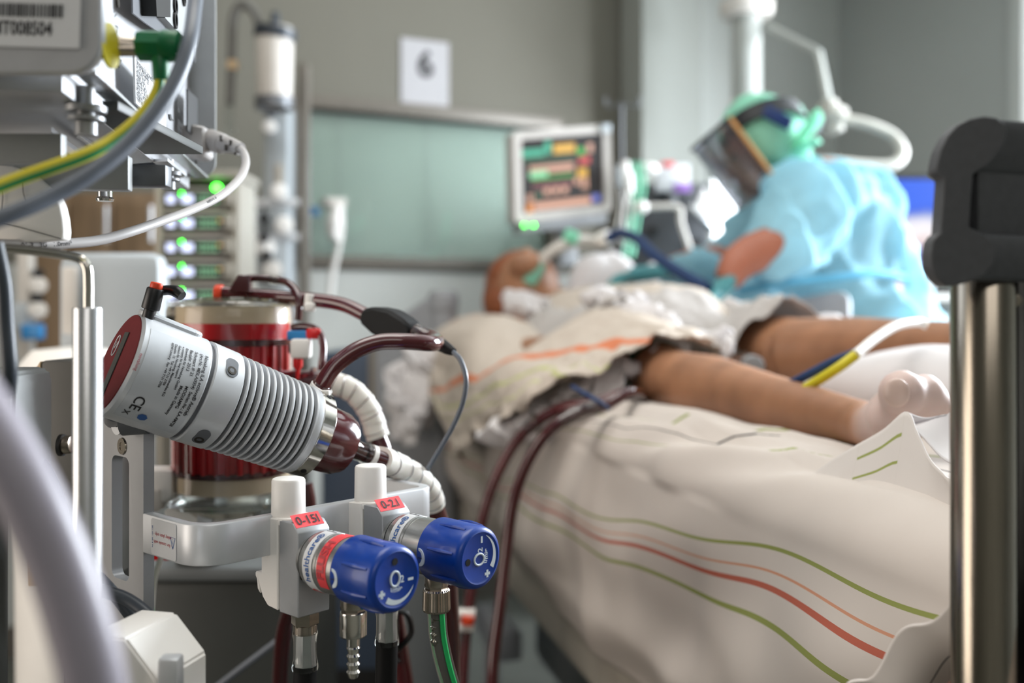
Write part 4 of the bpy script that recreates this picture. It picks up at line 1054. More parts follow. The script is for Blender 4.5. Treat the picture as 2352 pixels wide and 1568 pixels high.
# ================================================================ blood pump drive on its holder
A0 = P(268, 833, .68); A1 = P(693, 988, .76)
PAX = (A1-A0).normalized(); PLN = (A1-A0).length
upv = Vector((0, 0, 1)); PS = PAX.cross(upv).normalized(); PU = PS.cross(PAX)
if PS.y > 0: PS = -PS                                   # PS points to the camera side
def pump(t, ang, r):                                    # t along the axis, ang 0 = facing camera, + = up
    return A0+PAX*t+PS*(r*math.cos(ang))+PU*(r*math.sin(ang))
t = thing('blood_pump_drive', 'ribbed silver cylindrical blood pump drive with maroon end face and printed rating label', 'pump', A0)
R0 = .0373; T = PLN
def lz(prof): return lathe(prof, A0, PAX, 96)
part('rear_housing', lz([(0, 0), (0, R0-.002), (.002, R0), (.0505, R0), (.0515, R0-.001), (.0515, 0)]), 'alu', t)
part('seam_ring', lz([(.0515, 0), (.0515, R0-.0022), (.0545, R0-.0022), (.0545, 0)]), 'alu_dark', t)
part('front_housing', lz([(.0545, 0), (.0545, R0-.0008), (.0555, R0), (.0765, R0-.0006), (.0775, R0-.002), (.0775, 0)]), 'alu', t)
core_r = .0302
part('rib_core', lz([(.0775, 0), (.0775, core_r), (T*.985, core_r-.0006), (T*.985, 0)]), 'cart_dark', t)
nr = 12
for i in range(nr):
    x = .0800+i*(T*.975-.0800)/(nr-.3); r = R0-.0012-.0022*i/nr
    part('cooling_rib', lz([(x, core_r-.002), (x, r-.0006), (x+.0006, r), (x+.0014, r), (x+.0020, r-.0006), (x+.0020, core_r-.002)]), 'alu', t)
xs = T*.955
part('front_flange', lz([(xs, core_r-.002), (xs, R0-.0034), (xs+.001, R0-.003), (xs+.005, R0-.0034), (xs+.006, R0-.005), (xs+.006, 0)]), 'alu', t)
xc = T*.99
col = part('chrome_collar', lz([(xc, 0), (xc, R0-.0046), (xc+.001, R0-.0036), (xc+.011, R0-.0038), (xc+.012, R0-.005), (xc+.012, 0)]), 'chrome', t)
for an in (62, -58):
    a_ = math.radians(an); p = pump(xc+.006, a_, R0-.0052); n = (pump(0, a_, 1)-pump(0, a_, 0))
    part('collar_hole', cyl(p, p+n*.0018, .0023), 'dark_cavity', col)
# end face
ef = part('end_face', lz([(-.0006, 0), (-.0006, R0-.0022), (.0004, R0-.0018), (.0004, 0)]), 'maroon_cap', t)
def face(u, v): return A0-PAX*.001+PU*v+PS*u            # seen from behind
part('dark_bar', prism([(-.006, -.031), (.004, -.033), (.004, .022), (-.006, .022)], .0006, M=frame(A0-PAX*.0008, PS, PU, PS.cross(PU))) , 'cart_dark', ef)
part('emblem', join(sweep([face(-.016+.0075*math.cos(a)*.6, .012+.0075*math.sin(a)) for a in [2*PI*i/24 for i in range(25)]], .0004, 6), text_geo('N', .008, lambda u, v: face(-.016-u, .012+v))), 'label_silver', ef)
# oblong recess pockets with screws
for an, tt in ((38, .0665), (-52, .0665)):
    a_ = math.radians(an)
    V = []; n_ = (pump(0, a_, 1)-pump(0, a_, 0)); tg = PAX.cross(n_)
    pr_ = [(p[0], p[1]) for p in rrect(.0092, .0165, .0045, 6)]
    o_ = pump(tt, a_, R0-.0014)
    rings_ = [[pump(tt+p[0]*k_, a_-p[1]*k_/R0, R0+.0003+h_) for p in pr_] for k_, h_ in ((1, -.0012), (1, 0), (.5, 0), (.05, 0))]
    part('screw_pocket', loft(rings_), 'alu_dark', t)
    sc_ = pump(tt, a_, R0-.0006)+tg*(.0030)
    part('screw', lathe([(0, 0), (0, .0036), (.0009, .0034), (.0009, .0018), (.0003, .0017), (.0003, 0)], sc_, n_, 20), 'screw_dark', t)
# rating label wrapped on the cylinder. label u runs round (from top to bottom), v along the axis
LA0, LA1 = math.radians(48), math.radians(-62)
def lab(u, v, off=.0003):                               # u metres round from the middle (down = +), v metres along the axis (to the pump = +)
    a_ = math.radians(-7)-u/R0; return pump(.027+v, a_, R0+off)
lw, lh = (LA0-LA1)*R0, .043
lb = part('rating_label', slab(grid(40, 10, lambda u, v: lab((u-.5)*lw, (v-.5)*lh, .00025)), .0002), 'label_silver', t, 'silver rating label')
lines = [(.0195, 'Novalung iLA activve® Antrieb', .0036, .003), (.0158, '(Art.Nr. MEILA0004)  Serien-Nr.: ILA-AM728', .0031, 0), (.0118, 'Schutzart IP 21        MOD/AMPG', .0031, 0), (.0083, 'Baujahr 2013            Made in Germany', .0031, 0),
         (.0050, 'Entwickelt für Novalung GmbH', .0024, 0), (.0024, 'a company for lung support', .0021, 0), (-.0004, 'Gebaut für Novalung, Maschinenbau KG', .0023, 0), (-.0030, 'Dieselstr. 12   Tel: +49 7131 2706', .0022, 0), (-.0055, '65549 Limburg   Fax: +49 7131 2706', .0022, 0)]
for v0, s, sz, bo_ in lines:
    part('label_text', text_geo(s, sz, lambda x, y: lab(x-lw/2+.006, v0+y, .0006), 'LEFT', bold=.00006), 'print_black', lb)
part('label_text', text_geo('CE', .010, lambda x, y: lab(.0125+x, -.0125+y, .0006), 'LEFT', bold=.0001), 'print_black', lb)
ee = sweep([lab(.0285+.0035*math.cos(a), -.004+.0035*math.sin(a), .0006) for a in [2*PI*i/24 for i in range(25)]], .0005, 6)
part('label_emblem', slab(grid(8, 8, lambda u, v: lab(.0285+(v-.5)*.0001+.0034*math.cos(2*PI*u)*v, -.004+.0034*math.sin(2*PI*u)*v, .0006)), .0001), 'print_blue', lb)
part('label_text', text_geo('X', .006, lambda x, y: lab(.0285+x, -.0155+y, .0006), bold=.0001), 'print_black', lb)
part('edge_text', text_geo('novalung', .0034, lambda x, y: pump(.0030+y, math.radians(5)-x/R0, R0+.0003)), 'print_red', t)
# raised pad with locking lever on top
tp = math.radians(80)
n_ = (pump(0, tp, 1)-pump(0, tp, 0)); tg = PAX.cross(n_)
pd = part('lever_pad', prism(rrect(.046, .020, .008, 6), -.0046, .0012, frame(pump(.0235, math.radians(88), R0-.0014), PAX, tg, PAX.cross(tg))), 'label_silver', t)
base = pump(.0165, math.radians(86), R0+.001)
ld = (P(362, 645, .68)-P(341, 725, .68)).normalized()
base = P(342, 722, .682)
lv = part('lever_stem', join(cyl(base-ld*.004, base+ld*.005, .0042, bev=.0004), cyl(base+ld*.0035, base+ld*.0185, .0062, .0058, bev=.001)), 'black_plastic', t)
part('lever_button', cyl(base+ld*.018, base+ld*.0225, .0042, bev=.0008), 'orange_red', lv)
part('lever_arm', tube(PL([(366, 668, .69), (388, 666, .69), (406, 670, .688), (418, 680, .686)]), [.0034, .0034, .0042, .0034], 12), 'black_plastic', lv)

# ---- pump head (dark blood filled) with outlet
t = thing('blood_chamber', 'bell-shaped clear pump head filled with dark blood, clamped in the chrome collar', 'pump head', A0+PAX*(xc+.02))
def pz(prof, r0=0): return lathe(prof, A0, PAX, 64)
h0 = xc+.0122
part('bell', pz([(h0, 0), (h0, .0258), (h0+.010, .0255), (h0+.022, .0246), (h0+.0285, .0215), (h0+.0315, .0160), (h0+.032, .0085), (h0+.038, .0068), (h0+.046, .0066), (h0+.046, 0)]), 'blood_tube', t)
part('clear_shell', pz([(h0+.0335, .0100), (h0+.038, .0080), (h0+.047, .0076)]), 'clear_plastic', t)
part('outlet_ring', pz([(h0+.046, 0), (h0+.046, .0082), (h0+.049, .0086), (h0+.051, .0082), (h0+.051, 0)]), 'clear_plastic', t)
OUT = A0+PAX*(h0+.052)
# ---- dark outlet stub then white wrapped tube B
t = thing('outlet_tube', 'white tape wrapped blood tube from the pump head, curving down behind the flow meters', 'tube', OUT)
part('dark_stub', cyl(OUT-PAX*.004, OUT+PAX*.014, .0068), 'blood_dark', t)
part('tube_tie', lathe([(0, .0072), (0, .0088), (.004, .0088), (.004, .0072), (0, .0072)], OUT, PAX), 'white_plastic', t)
def wrapped(pts, r, turns, res=20):
    pa = spline(pts, res); L = [0]
    for a_, b_ in zip(pa, pa[1:]): L.append(L[-1]+(b_-a_).length)
    n = len(pa); seg = 24; V = []; F = []
    g_ = sweep(pa, r, seg, cap=True); V = g_[0]
    for i in range(n):
        for k in range(seg):
            ph = (L[i]/L[-1]*turns+k/seg) % 1.0
            V[i*seg+k] = pa[i]+(V[i*seg+k]-pa[i])*(.94+.07*ph)
    return V, g_[1]
def seams(pts, r, turns, m, parent, start=0):
    pa = spline(pts, 20); n = len(pa)
    for k in range(turns):
        i = int((k+.6)/turns*(n-2))+1; d = (pa[i]-pa[i-1]).normalized()
        tl = (d+Vector((.0, .25, .25))*(.6)).normalized()
        M = frame_z(pa[i], tl)
        part('wrap_seam', sweep([M @ Vector((math.cos(2*PI*j/28)*r, math.sin(2*PI*j/28)*r, 0)) for j in range(29)], .0003, 5), m, parent)
OB = OUT+PAX*.011
bp = [OB, P(920, 1073, .835), P(958, 1097, .85), P(985, 1126, .865), P(996, 1160, .875)]
part('wrapped_sleeve', wrapped(bp, .0108, 7), 'tape_white', t)
seams(bp, .0109, 6, 'cable_grey', t)
part('red_tube', tube([P(994, 1155, .875), P(1006, 1188, .88), P(1020, 1240, .885), P(1028, 1330, .89), P(1034, 1450, .9), P(1036, 1600, .92)], .0085), 'blood_dark', t)

# ---- canister (oxygenator)
YC = .95; cc = P(535, 900, YC); RC = .0545
def cz(py): return P(0, py, YC).z
def cyc(prof_px, seg=72): return lathe([(cz(y)-cz(1160), r) for y, r in prof_px], (cc.x, cc.y, cz(1160)), (0, 0, 1), seg)
t = thing('oxygenator', 'clear cylindrical oxygenator canister filled with red blood behind the pump drive', 'canister', (cc.x, cc.y, cz(1160)))
part('blood_outer', cyc([(1078, 0), (1078, RC-.003), (742, RC-.0015), (742, 0)][::1]), 'blood_red', t)
for k in range(14):
    a_ = math.radians(200+k*11.5)
    p = Vector((cc.x+math.cos(a_)*(RC-.0006), cc.y+math.sin(a_)*(RC-.0006), 0))
    part('fibre_bundle', tube([p+Vector((0, 0, cz(1072))), p+Vector((0, 0, cz(792)))], .0016+.0005*(k % 3), 8, 4), ('blood_core', 'blood_red', 'blood_core')[k % 3], t)
part('blood_rim', cyc([(792, RC-.004), (792, RC+.0005), (778, RC+.0008), (776, RC-.004)]), 'blood_dark', t)
part('lower_rim', cyc([(1082, RC-.004), (1082, RC+.0002), (1070, RC+.0002), (1070, RC-.004)]), 'blood_dark', t)
part('potting_top', cyc([(742, 0), (742, RC-.001), (704, RC-.0018), (704, 0)]), 'potting_cream', t)
part('potting_bottom', cyc([(1118, 0), (1118, RC-.001), (1084, RC-.002), (1084, 0)]), 'potting_cream', t)
part('clear_wall', cyc([(1120, RC+.0022), (742, RC+.0018), (700, RC+.0018), (692, RC-.001)]), 'clear_wall', t, sharp=60)
part('top_cap', cyc([(704, 0), (704, RC+.003), (698, RC+.0045), (693, RC+.003), (690, RC-.010), (688, RC-.028), (683, RC-.030), (682, 0)]), 'clear_plastic', t)
part('cap_ridge', cyc([(690, .030), (684, .031), (684, .028), (690, .027)]), 'clear_plastic', t)
part('cap_ridge', cyc([(692, .045), (687, .046), (687, .043), (692, .042)]), 'clear_plastic', t)
part('base_ring', cyc([(1150, 0), (1152, RC+.004), (1136, RC+.008), (1122, RC+.004), (1120, 0)]), 'clear_plastic', t)
part('base_dish', cyc([(1172, 0), (1170, RC-.010), (1152, RC-.004), (1152, 0)]), 'chrome', t)
part('base_lug', boxat((cc.x+.043, cc.y-.02, cz(1170)), .016, .018, .030, .003), 'clear_plastic', t)
part('side_port', join(cyl((cc.x-.045, cc.y-.02, cz(722)), P(386, 722, .93), .008, bev=.001), cyl(P(390, 738, .93), P(406, 738, .93), .0062)), 'clear_plastic', t)
part('port_ring', cyl(P(384, 742, .93), P(402, 742, .93), .0068), 'black_plastic', t)
part('outlet_port', join(cyl((cc.x+.05, cc.y-.015, cz(872)), P(722, 872, .93), .0095, bev=.001), cyl(P(716, 872, .93), P(724, 872, .93), .012)), 'blood_tube', t)
# holder tray beneath
t = thing('canister_holder', 'white bracket plate carrying the blood canister', 'bracket', (cc.x, cc.y, cz(1215)))
part('bracket_plate', boxat((cc.x+.0, cc.y+.0, cz(1195)), .108, .06, .018, .002), 'pale_blue_grey', t)
part('bracket_face', prism(rrect(.080, .045, .003), .004, .0006, frame((cc.x-.012, cc.y-.034, cz(1205)), (1, 0, 0), (0, 0, 1), (0, -1, 0))), 'white_plastic', t)
part('face_column', boxat((cc.x-.014, cc.y-.04, cz(1205)), .014, .006, .044, .001), 'alu', t)
part('bracket_arm', boxat((cc.x-.02, cc.y+.11, cz(1205)), .04, .2, .03, .004), 'cart_dark', t)
part('fixing_screw', cyl((cc.x+.012, cc.y-.039, cz(1190)), (cc.x+.012, cc.y-.036, cz(1190)), .0028), 'screw_dark', t)
part('corner_block', boxat(P(365, 1110, .93), .035, .03, .03, .004), 'white_plastic', t)
part('corner_block', boxat(P(350, 1145, .92), .02, .02, .02, .003), 'cream_plastic', t)
# clear handle tubing loop on top of canister
t = thing('vent_line', 'thin dark red vent line looping over the top of the canister', 'tube', P(560, 640, YC))
part('vent_block', prism([(0, 0), (.021, 0), (.021, .0165), (.010, .0165)], .012, .001, frame(P(530, 672, YC-.006), (1, 0, 0), (0, 0, 1), (0, -1, 0))), 'blood_dark', t)
part('vent_tube', tube(PL([(560, 640, YC), (600, 638, YC), (640, 643, YC), (665, 652, YC-.01), (682, 675, YC-.02), (686, 700, YC-.025), (684, 735, YC-.025)]), .0036, 12), 'blood_dark', t)
part('vent_joint', cyl(P(618, 640, YC), P(640, 643, YC), .0048, bev=.0005), 'clear_plastic', t)
part('return_tube', tube(PL([(672, 752, .93), (700, 750, .925), (728, 758, .92), (741, 790, .915), (740, 830, .91), (738, 850, .91)]), .0036, 12), 'blood_tube', t)
part('tube_tie', join(cyl(P(712, 675, .925), P(708, 705, .925), .0045, bev=.001), boxat(P(712, 705, .92), .010, .008, .008, .002)), 'white_plastic', t)
t = thing('stopcock', 'white three-way stopcock with red and blue caps right of the canister', 'valve', P(690, 790, .92))
part('valve_body', boxat(P(692, 800, .915), .018, .016, .018, .003), 'white_plastic', t)
part('blue_cap', boxat(P(688, 770, .92), .022, .012, .009, .002), 'stopcock_blue', t)
part('red_cap', boxat(P(720, 766, .918), .014, .010, .010, .003, yaw=.2), 'stopcock_red', t)
part('black_port', cyl(P(664, 800, .92), P(676, 800, .92), .0048), 'black_plastic', t)
part('red_syringe_tip', lathe([(0, 0), (0, .0045), (.008, .0045), (.012, .0018), (.020, .0016), (.020, 0)], P(684, 820, .915), (0, 0, -1)), 'stopcock_red', t)
# ---- main tube: canister top -> sensor -> u-turn -> pump inlet
t = thing('main_blood_tube', 'thick dark blood tube from canister top to a u-turn and down into the pump', 'tube', P(700, 690, .93))
part('red_line', tube(PL([(500, 672, .95), (560, 676, .95), (640, 682, .945), (720, 688, .93), (790, 700, .915), (850, 728, .90), (905, 752, .885), (955, 768, .87), (988, 772, .85), (1002, 785, .825), (985, 788, .80), (930, 784, .79), (870, 786, .785), (815, 806, .78), (768, 842, .775), (742, 880, .77), (728, 908, .768)]), .0066*1.0, 18, 10), 'blood_tube', t)
part('red_port', cyl(P(494, 672, .95), P(512, 673, .95), .0078, bev=.001), 'orange_red', t)
part('inlet_port', lathe([(0, 0), (0, .0088), (.004, .0092), (.010, .0080), (.014, .0075), (.014, 0)], P(722, 916, .772), (P(742, 880, .77)-P(722, 916, .772))), 'blood_dark', t)
part('tube_tie', join(lathe([(0, .0072), (0, .009), (.004, .009), (.004, .0072), (0, .0072)], P(734, 898, .769), (P(742, 880, .77)-P(722, 916, .772))), boxat(P(746, 908, .762), .008, .006, .008, .001)), 'white_plastic', t)
# ---- clip-on sensor
t = thing('flow_sensor', 'black wedge-shaped flow sensor clipped on the blood tube with grey cable', 'sensor', P(905, 745, .875))
s0_ = P(842, 724, .888); s1_ = P(975, 772, .855); d = (s1_-s0_)
M = frame_z(s0_, d); yl = M.col[1].xyz; xl = M.col[0].xyz
ds = d.normalized(); su = Vector((0, 0, 1)); su = (su-ds*su.dot(ds)).normalized(); sd = ds.cross(su)
pr_ = [(0, -.006), (.0, .005), (.012, .0115), (.030, .0135), (.048, .0100), (.058, .005), (.058, -.005), (.040, -.0125), (.018, -.0125)]
part('sensor_body', prism(pr_, .022, .003, frame(s0_-sd*.011, ds, su, ds.cross(su))), 'black_rubber', t)
part('clear_joint', cyl(P(955, 760, .855), P(985, 778, .845), .0072, bev=.001), 'clear_plastic', t)
part('strain_relief', tube([P(985, 778, .86), P(1010, 790, .85), P(1030, 802, .84), P(1042, 808, .835)], [.0062, .0060, .0048, .0032], 14), 'black_rubber', t)
part('cable', tube(PL([(1040, 807, .835), (1058, 828, .83), (1070, 870, .825), (1064, 920, .825), (1042, 975, .83), (1008, 1035, .84), (970, 1095, .86), (930, 1150, .9)]), .0021, 10), 'cable_grey', t)
# ---- wrapped tube A behind
t = thing('outlet_tube', 'white tape wrapped blood tube arching from the canister port behind the pump head', 'tube', P(770, 870, .93))
bp = [P(722, 872, .93), P(770, 880, .93), P(812, 900, .93), P(848, 945, .93), P(868, 1005, .93)]
part('wrapped_sleeve', wrapped(bp[1:], .0112, 6), 'tape_white', t)
seams(bp[1:], .0113, 5, 'blood_tube', t)
part('red_tube', tube([P(720, 872, .93), P(772, 881, .93)], .0088), 'blood_tube', t)
part('red_tube', tube([P(866, 1000, .93), P(880, 1035, .93), P(892, 1090, .93), P(896, 1160, .93), P(892, 1260, .93), P(905, 1400, .93), P(935, 1600, .93)], .0082), 'blood_tube', t)
part('red_tube', tube([P(700, 1110, .95), P(708, 1160, .95), P(705, 1230, .95), P(690, 1330, .96), P(652, 1450, .97), P(640, 1600, .98)], .0075), 'blood_dark', t)
part('tube_clip', join(boxat(P(895, 1120, .925), .014, .014, .022, .003)), 'black_plastic', t)
t = thing('tube_clamp', 'black ratchet clamp on the red tube below the blue knobs', 'clamp', P(922, 1450, .93))
part('clamp_body', tube(PL([(905, 1400, .92), (935, 1410, .92), (945, 1450, .92), (925, 1480, .92), (900, 1500, .92), (915, 1520, .92)]), .0045, 8, flat=.6), 'black_plastic', t)
part('clamp_tooth', boxat(P(905, 1440, .915), .008, .012, .05, .002), 'black_plastic', t)

# ================================================================ gas flow meters on the curved rail
n_ = Vector((.7415, -.671, 0)).normalized(); tt_ = Vector((.671, .7415, 0)).normalized(); UZ = Vector((0, 0, 1))
def rail_pts():
    c0 = Vector((-.1595, .695, .898)); out = []
    corner = c0-tt_*.064
    start = corner-n_*.068
    end = c0+tt_*.140
    out.append(start)
    R = .020
    out.append(corner-n_*R)
    for i in range(1, 8):
        a_ = PI/2*i/8
        cen = corner-n_*R+tt_*R
        out.append(cen-tt_*R*math.cos(a_)+n_*R*math.sin(a_))
    out.append(corner+tt_*R)
    out.append(end-tt_*.012)
    for i in range(1, 6):
        a_ = PI/2*i/6; cen = end-tt_*.012-n_*.012
        out.append(cen+tt_*.012*math.sin(a_)+n_*.012*math.cos(a_))
    out.append(end-n_*.012); out.append(end-n_*.075)
    return out
rp = rail_pts()
def flatbar(path, h, th, bev=.0012):
    rings = []
    for i, p in enumerate(path):
        d = (path[min(i+1, len(path)-1)]-path[max(i-1, 0)]).normalized(); s = d.cross(UZ)
        prf = [(p_[0], p_[1]) for p_ in rrect(th, h, bev, 2)]
        rings.append([p+s*q[0]+UZ*q[1] for q in prf])
    return loft(rings)
t = thing('equipment_rail', 'flat aluminium rail bent in a u-shape carrying both flow meters', 'rail', rp[3])
part('rail_bar', flatbar(rp, .0275, .0085), 'alu', t)
# sticker on the straight piece facing the camera
q0 = rp[0]; q1 = rp[1]; dd = (q1-q0).normalized(); nn = dd.cross(UZ); 
if nn.y > 0: nn = -nn
lc = q0.lerp(q1, .60)+nn*.0045
sk = part('warning_sticker', prism(rrect(.033, .0245, .0018, 4), .0003, M=frame(lc, dd, UZ, dd.cross(UZ))), 'label_white', t)
def skf(x, y): return lc+nn*.0004-dd*x-UZ*y
part('label_text', text_geo('- for console with', .0033, lambda x, y: skf(x+.001, y+.0030), bold=.00004), 'print_red', sk)
part('label_text', text_geo('safety plate only -', .0033, lambda x, y: skf(x+.001, y-.0022), bold=.00004), 'print_red', sk)
tri = [(0, .0045), (.0034, -.003), (-.0034, -.003), (0, .0045)]
part('warning_triangle', join(sweep([skf(-.0125+p_[0]*.9, p_[1]) for p_ in tri], .00025, 5), text_geo('!', .005, lambda x, y: skf(-.0125+x, -.0005+y))), 'print_blue', sk)
part('label_text', text_geo('861 001 3818 64', .0022, lambda x, y: skf(.0145+y, x)), 'print_blue', sk)
# holder plate with slots and holes
hp0 = rp[0]
M = frame(hp0+Vector((0, 0, 0)), n_, UZ, n_.cross(UZ))
zt, zb = .082, -.085
outl = [(0, zb), (0, zt), (-.080, zt), (-.080, zb)]
slot = [(p[0]-.0335, p[1]+.006) for p in rrect(.026, .088, .006, 5)]
holes = [list(reversed(slot)), list(reversed(circ(-.0135, .074, .0036, 16))), list(reversed(circ(-.0335, .080-.006, .0036, 16)))]
t = thing('holder_plate', 'upright aluminium plate with a long slot and round holes below the pump drive', 'bracket', hp0)
part('plate', prism(outl, .008, M=M @ Matrix.Translation((0, 0, -.004)), holes=holes), 'alu_mid', t)
part('bushing', lathe([(0, .003), (0, .0075), (.002, .0085), (.003, .0085), (.003, .003)], M @ Vector((-.0335, .074, .004)), M.col[2].xyz), 'alu', t)
part('cap_screw', lathe([(0, 0), (0, .0062), (.001, .0058), (.001, .0028), (.0004, .0026), (.0004, 0)], M @ Vector((-.030, .0575, -.0042)), -M.col[2].xyz), 'steel', t)
part('cap_screw', lathe([(0, 0), (0, .0062), (.001, .0058), (.001, .0028), (.0004, .0026), (.0004, 0)], M @ Vector((-.030, .0575, .0042)), M.col[2].xyz), 'steel', t)
for k in range(4):
    part('slot_bore', cyl(M @ Vector((-.0218, .030-.021*k, 0)), M @ Vector((-.0204, .030-.021*k, 0)), .0022), 'dark_cavity', t)
part('pump_cradle', join(cyl(hp0+Vector((-.018, .0, .076)), A0+PAX*.035-PU*.030, .009), cyl(hp0+n_*-.05+Vector((0, 0, .076)), A0+PAX*.012-PU*.030, .008)), 'alu_dark', t)
part('support_leg', xf(box(.05, .70, .010, .002), M @ Matrix.Translation((-.035, zb-.345, -.012))), 'alu_dark', t)

def flow_unit(face_c, tag, label, red, knob_rot, flush, fitting):
    """face_c: centre of the silver block's front face (the one the barrel leaves)"""
    t = thing('gas_flow_meter', label, 'flow meter', face_c-n_*.02, 'oxygen flow meters on the rail')
    W = .0262; HB = .0625; zo = -.0070
    Mx = frame(face_c, tt_, UZ, tt_.cross(UZ))        # x along rail, y up, z = along tt x up
    zdir = tt_.cross(UZ)
    sg = 1 if zdir.dot(n_) > 0 else -1
    def L(x, y, z): return face_c+tt_*x+UZ*y+n_*z
    # silver block: slanted top
    sh = [(0, -HB/2+zo), (0, HB/2+zo-.006), (-.006, HB/2+zo), (-.0215, HB/2+zo), (-.0215, -HB/2+zo)]
    Mb = frame(L(-W/2, 0, 0), n_, UZ, n_.cross(UZ))
    sgn = 1 if n_.cross(UZ).dot(tt_) > 0 else -1
    sb_ = part('silver_block', prism(sh, W*sgn, .0007, Mb), 'silver_paint', t)
    # white clamp body behind with a rounded underside and a slot for the rail
    wh = [(-.0222, -HB/2+zo+.001), (-.0222, HB/2+zo+.001), (-.036, HB/2+zo+.0), (-.046, HB/2+zo-.003), (-.0490, HB/2+zo-.007), (-.0490, HB/2+zo-.0135), (-.0415, HB/2+zo-.0135), (-.0415, -.0150), (-.0490, -.0150), (-.0490, -.018), (-.0445, -.0235), (-.0445, -HB/2+zo+.016), (-.040, -HB/2+zo+.007), (-.034, -HB/2+zo+.002)]
    cb = part('clamp_body', prism(wh, (W+.002)*sgn, .0008, Mb @ Matrix.Translation((0, 0, -.001*sgn))), 'white_plastic', t)
    part('clamp_boss', cyl(L(0, HB/2+zo-.004, -.024), L(0, HB/2+zo+.0012, -.024), .0135, bev=.001), 'white_plastic', cb)
    part('clamp_jaw', prism([(-.0490, -.017), (-.0445, -.017), (-.0445, -.030), (-.0475, -.027)], W*.9*sgn, .0005, Mb), 'white_plastic', cb)
    part('release_button', lathe([(0, 0), (0, .0118), (.0248, .0115), (.0261, .0108), (.0265, .0098), (.0265, 0)], L(-.001, HB/2+zo, -.028), UZ, 48), 'white_plastic', cb)
    # red sticker folded over the sloping edge
    rl = part('red_sticker', prism([(-.0125, 0), (.0105, 0), (.0105, .0105), (-.0125, .0105)], .0002*1, M=frame(L(0, HB/2+zo+.0003-.0035, -.0028), tt_, (-n_*.7+UZ*.7).normalized(), tt_.cross((-n_*.7+UZ*.7).normalized()))), 'label_red', sb_)
    def rs(x, y): return L(0, HB/2+zo-.0032, -.0028)+(n_*.7+UZ*.7)*.0006+tt_*(x-.001)+(-n_*.7+UZ*.7).normalized()*(y+.0048)
    part('label_text', text_geo(red, .0092, rs, bold=.0001), 'print_black', rl)
    # cross-head screw low on the face
    part('cover_screw', lathe([(0, 0), (0, .0033), (.0006, .0030), (.0006, .0012), (.0002, .001), (.0002, 0)], L(-.0085, -.0105, .0), n_), 'screw_dark', sb_)
    # barrel
    ba = part('barrel', lathe([(0, 0), (0, .0150), (.006, .0152), (.0065, .0178), (.009, .0192), (.0135, .0194), (.0137, .0197), (.0235, .0197), (.0237, .0194), (.026, .0194), (.0262, .0190), (.0275, .0190), (.0277, .0195), (.050, .0195), (.050, 0)], face_c, n_, 72), 'alu_brushed', t)
    part('seal_ring', lathe([(.0045, .0165), (.0065, .0182), (.0075, .0182), (.0078, .0165), (.0045, .0165)], face_c, n_, 48), 'black_rubber', ba)
    ref = Vector((0, 0, 1)); side = n_.cross(ref)          # ref up, side
    if side.dot(tt_) > 0: side = -side                      # side points towards the camera-left
    def wrap(r, off=0): return lambda x, y: face_c+n_*(off+y)+(side*math.cos(x/r)+ref*math.sin(x/r))*(r+.0003)
    bd_ = part('white_band', slab(grid(50, 3, lambda u, v: wrap(.0197, .0137)((u-.5)*.090+.012, v*.0098)), .0002), 'label_white', ba)
    part('label_text', text_geo('healthcare®', .0072, lambda x, y: wrap(.0200, .0186)(x+.008, -y), bold=.0001), 'print_blue', bd_)
    part('band_emblem', text_geo('®', .011, lambda x, y: wrap(.0200, .0190)(x-.021, -y), bold=.0003), 'label_red', bd_)
    part('label_text', text_geo('CE 0124', .0052, lambda x, y: wrap(.0200, .0186)(x+.042, -y), bold=.0001), 'print_black', bd_)
    part('band_divider', slab(grid(3, 3, lambda u, v: wrap(.0199, .0137)(.0315+u*.0005, v*.0098)), .0002), 'print_black', bd_)
    if flush:
        fb = part('red_band', slab(grid(40, 3, lambda u, v: wrap(.0195, .0285)((u-.5)*.052+.014, v*.0095)), .0002), 'label_red', ba)
        part('label_text', text_geo('FLUSH', .0095, lambda x, y: wrap(.0198, .0332)(x+.008, -y), bold=.0003), 'print_red', fb)
    # knob
    K0 = .0445; KL = .0395
    kb = part('control_knob', lathe([(K0, 0), (K0, .0212), (K0+.001, .0218), (K0+KL-.0045, .0210), (K0+KL-.002, .0204), (K0+KL-.0005, .0188), (K0+KL, .0172), (K0+KL-.0006, .0160), (K0+KL-.0010, 0)], face_c, n_, 96), 'blue_knob', t)
    for k in range(7):
        a_ = math.radians(knob_rot+25+k*52)
        c = side*math.cos(a_)+ref*math.sin(a_)
        part('grip_rib', tube([face_c+n_*(K0+.010)+c*.0212, face_c+n_*(K0+.022)+c*.0216, face_c+n_*(K0+KL-.006)+c*.0208], [.0010, .0017, .0010], 8), 'blue_knob', kb)
    # half-round index mark with a one
    def kwrap(x, y): a0_ = math.radians(-4); return face_c+n_*(K0+.0022+y)+(side*math.cos(a0_+x/.0218)+ref*math.sin(a0_+x/.0218))*.0222
    hm = [(.0062*math.cos(a_), .0062*math.sin(a_)) for a_ in [PI*i/12 for i in range(13)]]
    V = [kwrap(x, y) for x, y in hm]; part('index_mark', (V+[v-side*.0006 for v in V], [tuple(range(13)), tuple(range(25, 12, -1))]+[(i, (i+1) % 13, (i+1) % 13+13, i+13) for i in range(13)]), 'print_white', kb)
    part('index_digit', text_geo('1', .0055, lambda x, y: kwrap(x*1.0, .0022+y)+side*.0004), 'print_black', kb)
    # printed face. local axes on the face
    fx0 = tt_; fy0 = UZ
    kr = math.radians(knob_rot); fx = fx0*math.cos(kr)+fy0*math.sin(kr); fy = -fx0*math.sin(kr)+fy0*math.cos(kr)
    fc_ = face_c+n_*(K0+KL-.0008)
    def fp(x, y): return fc_+fx*x+fy*y
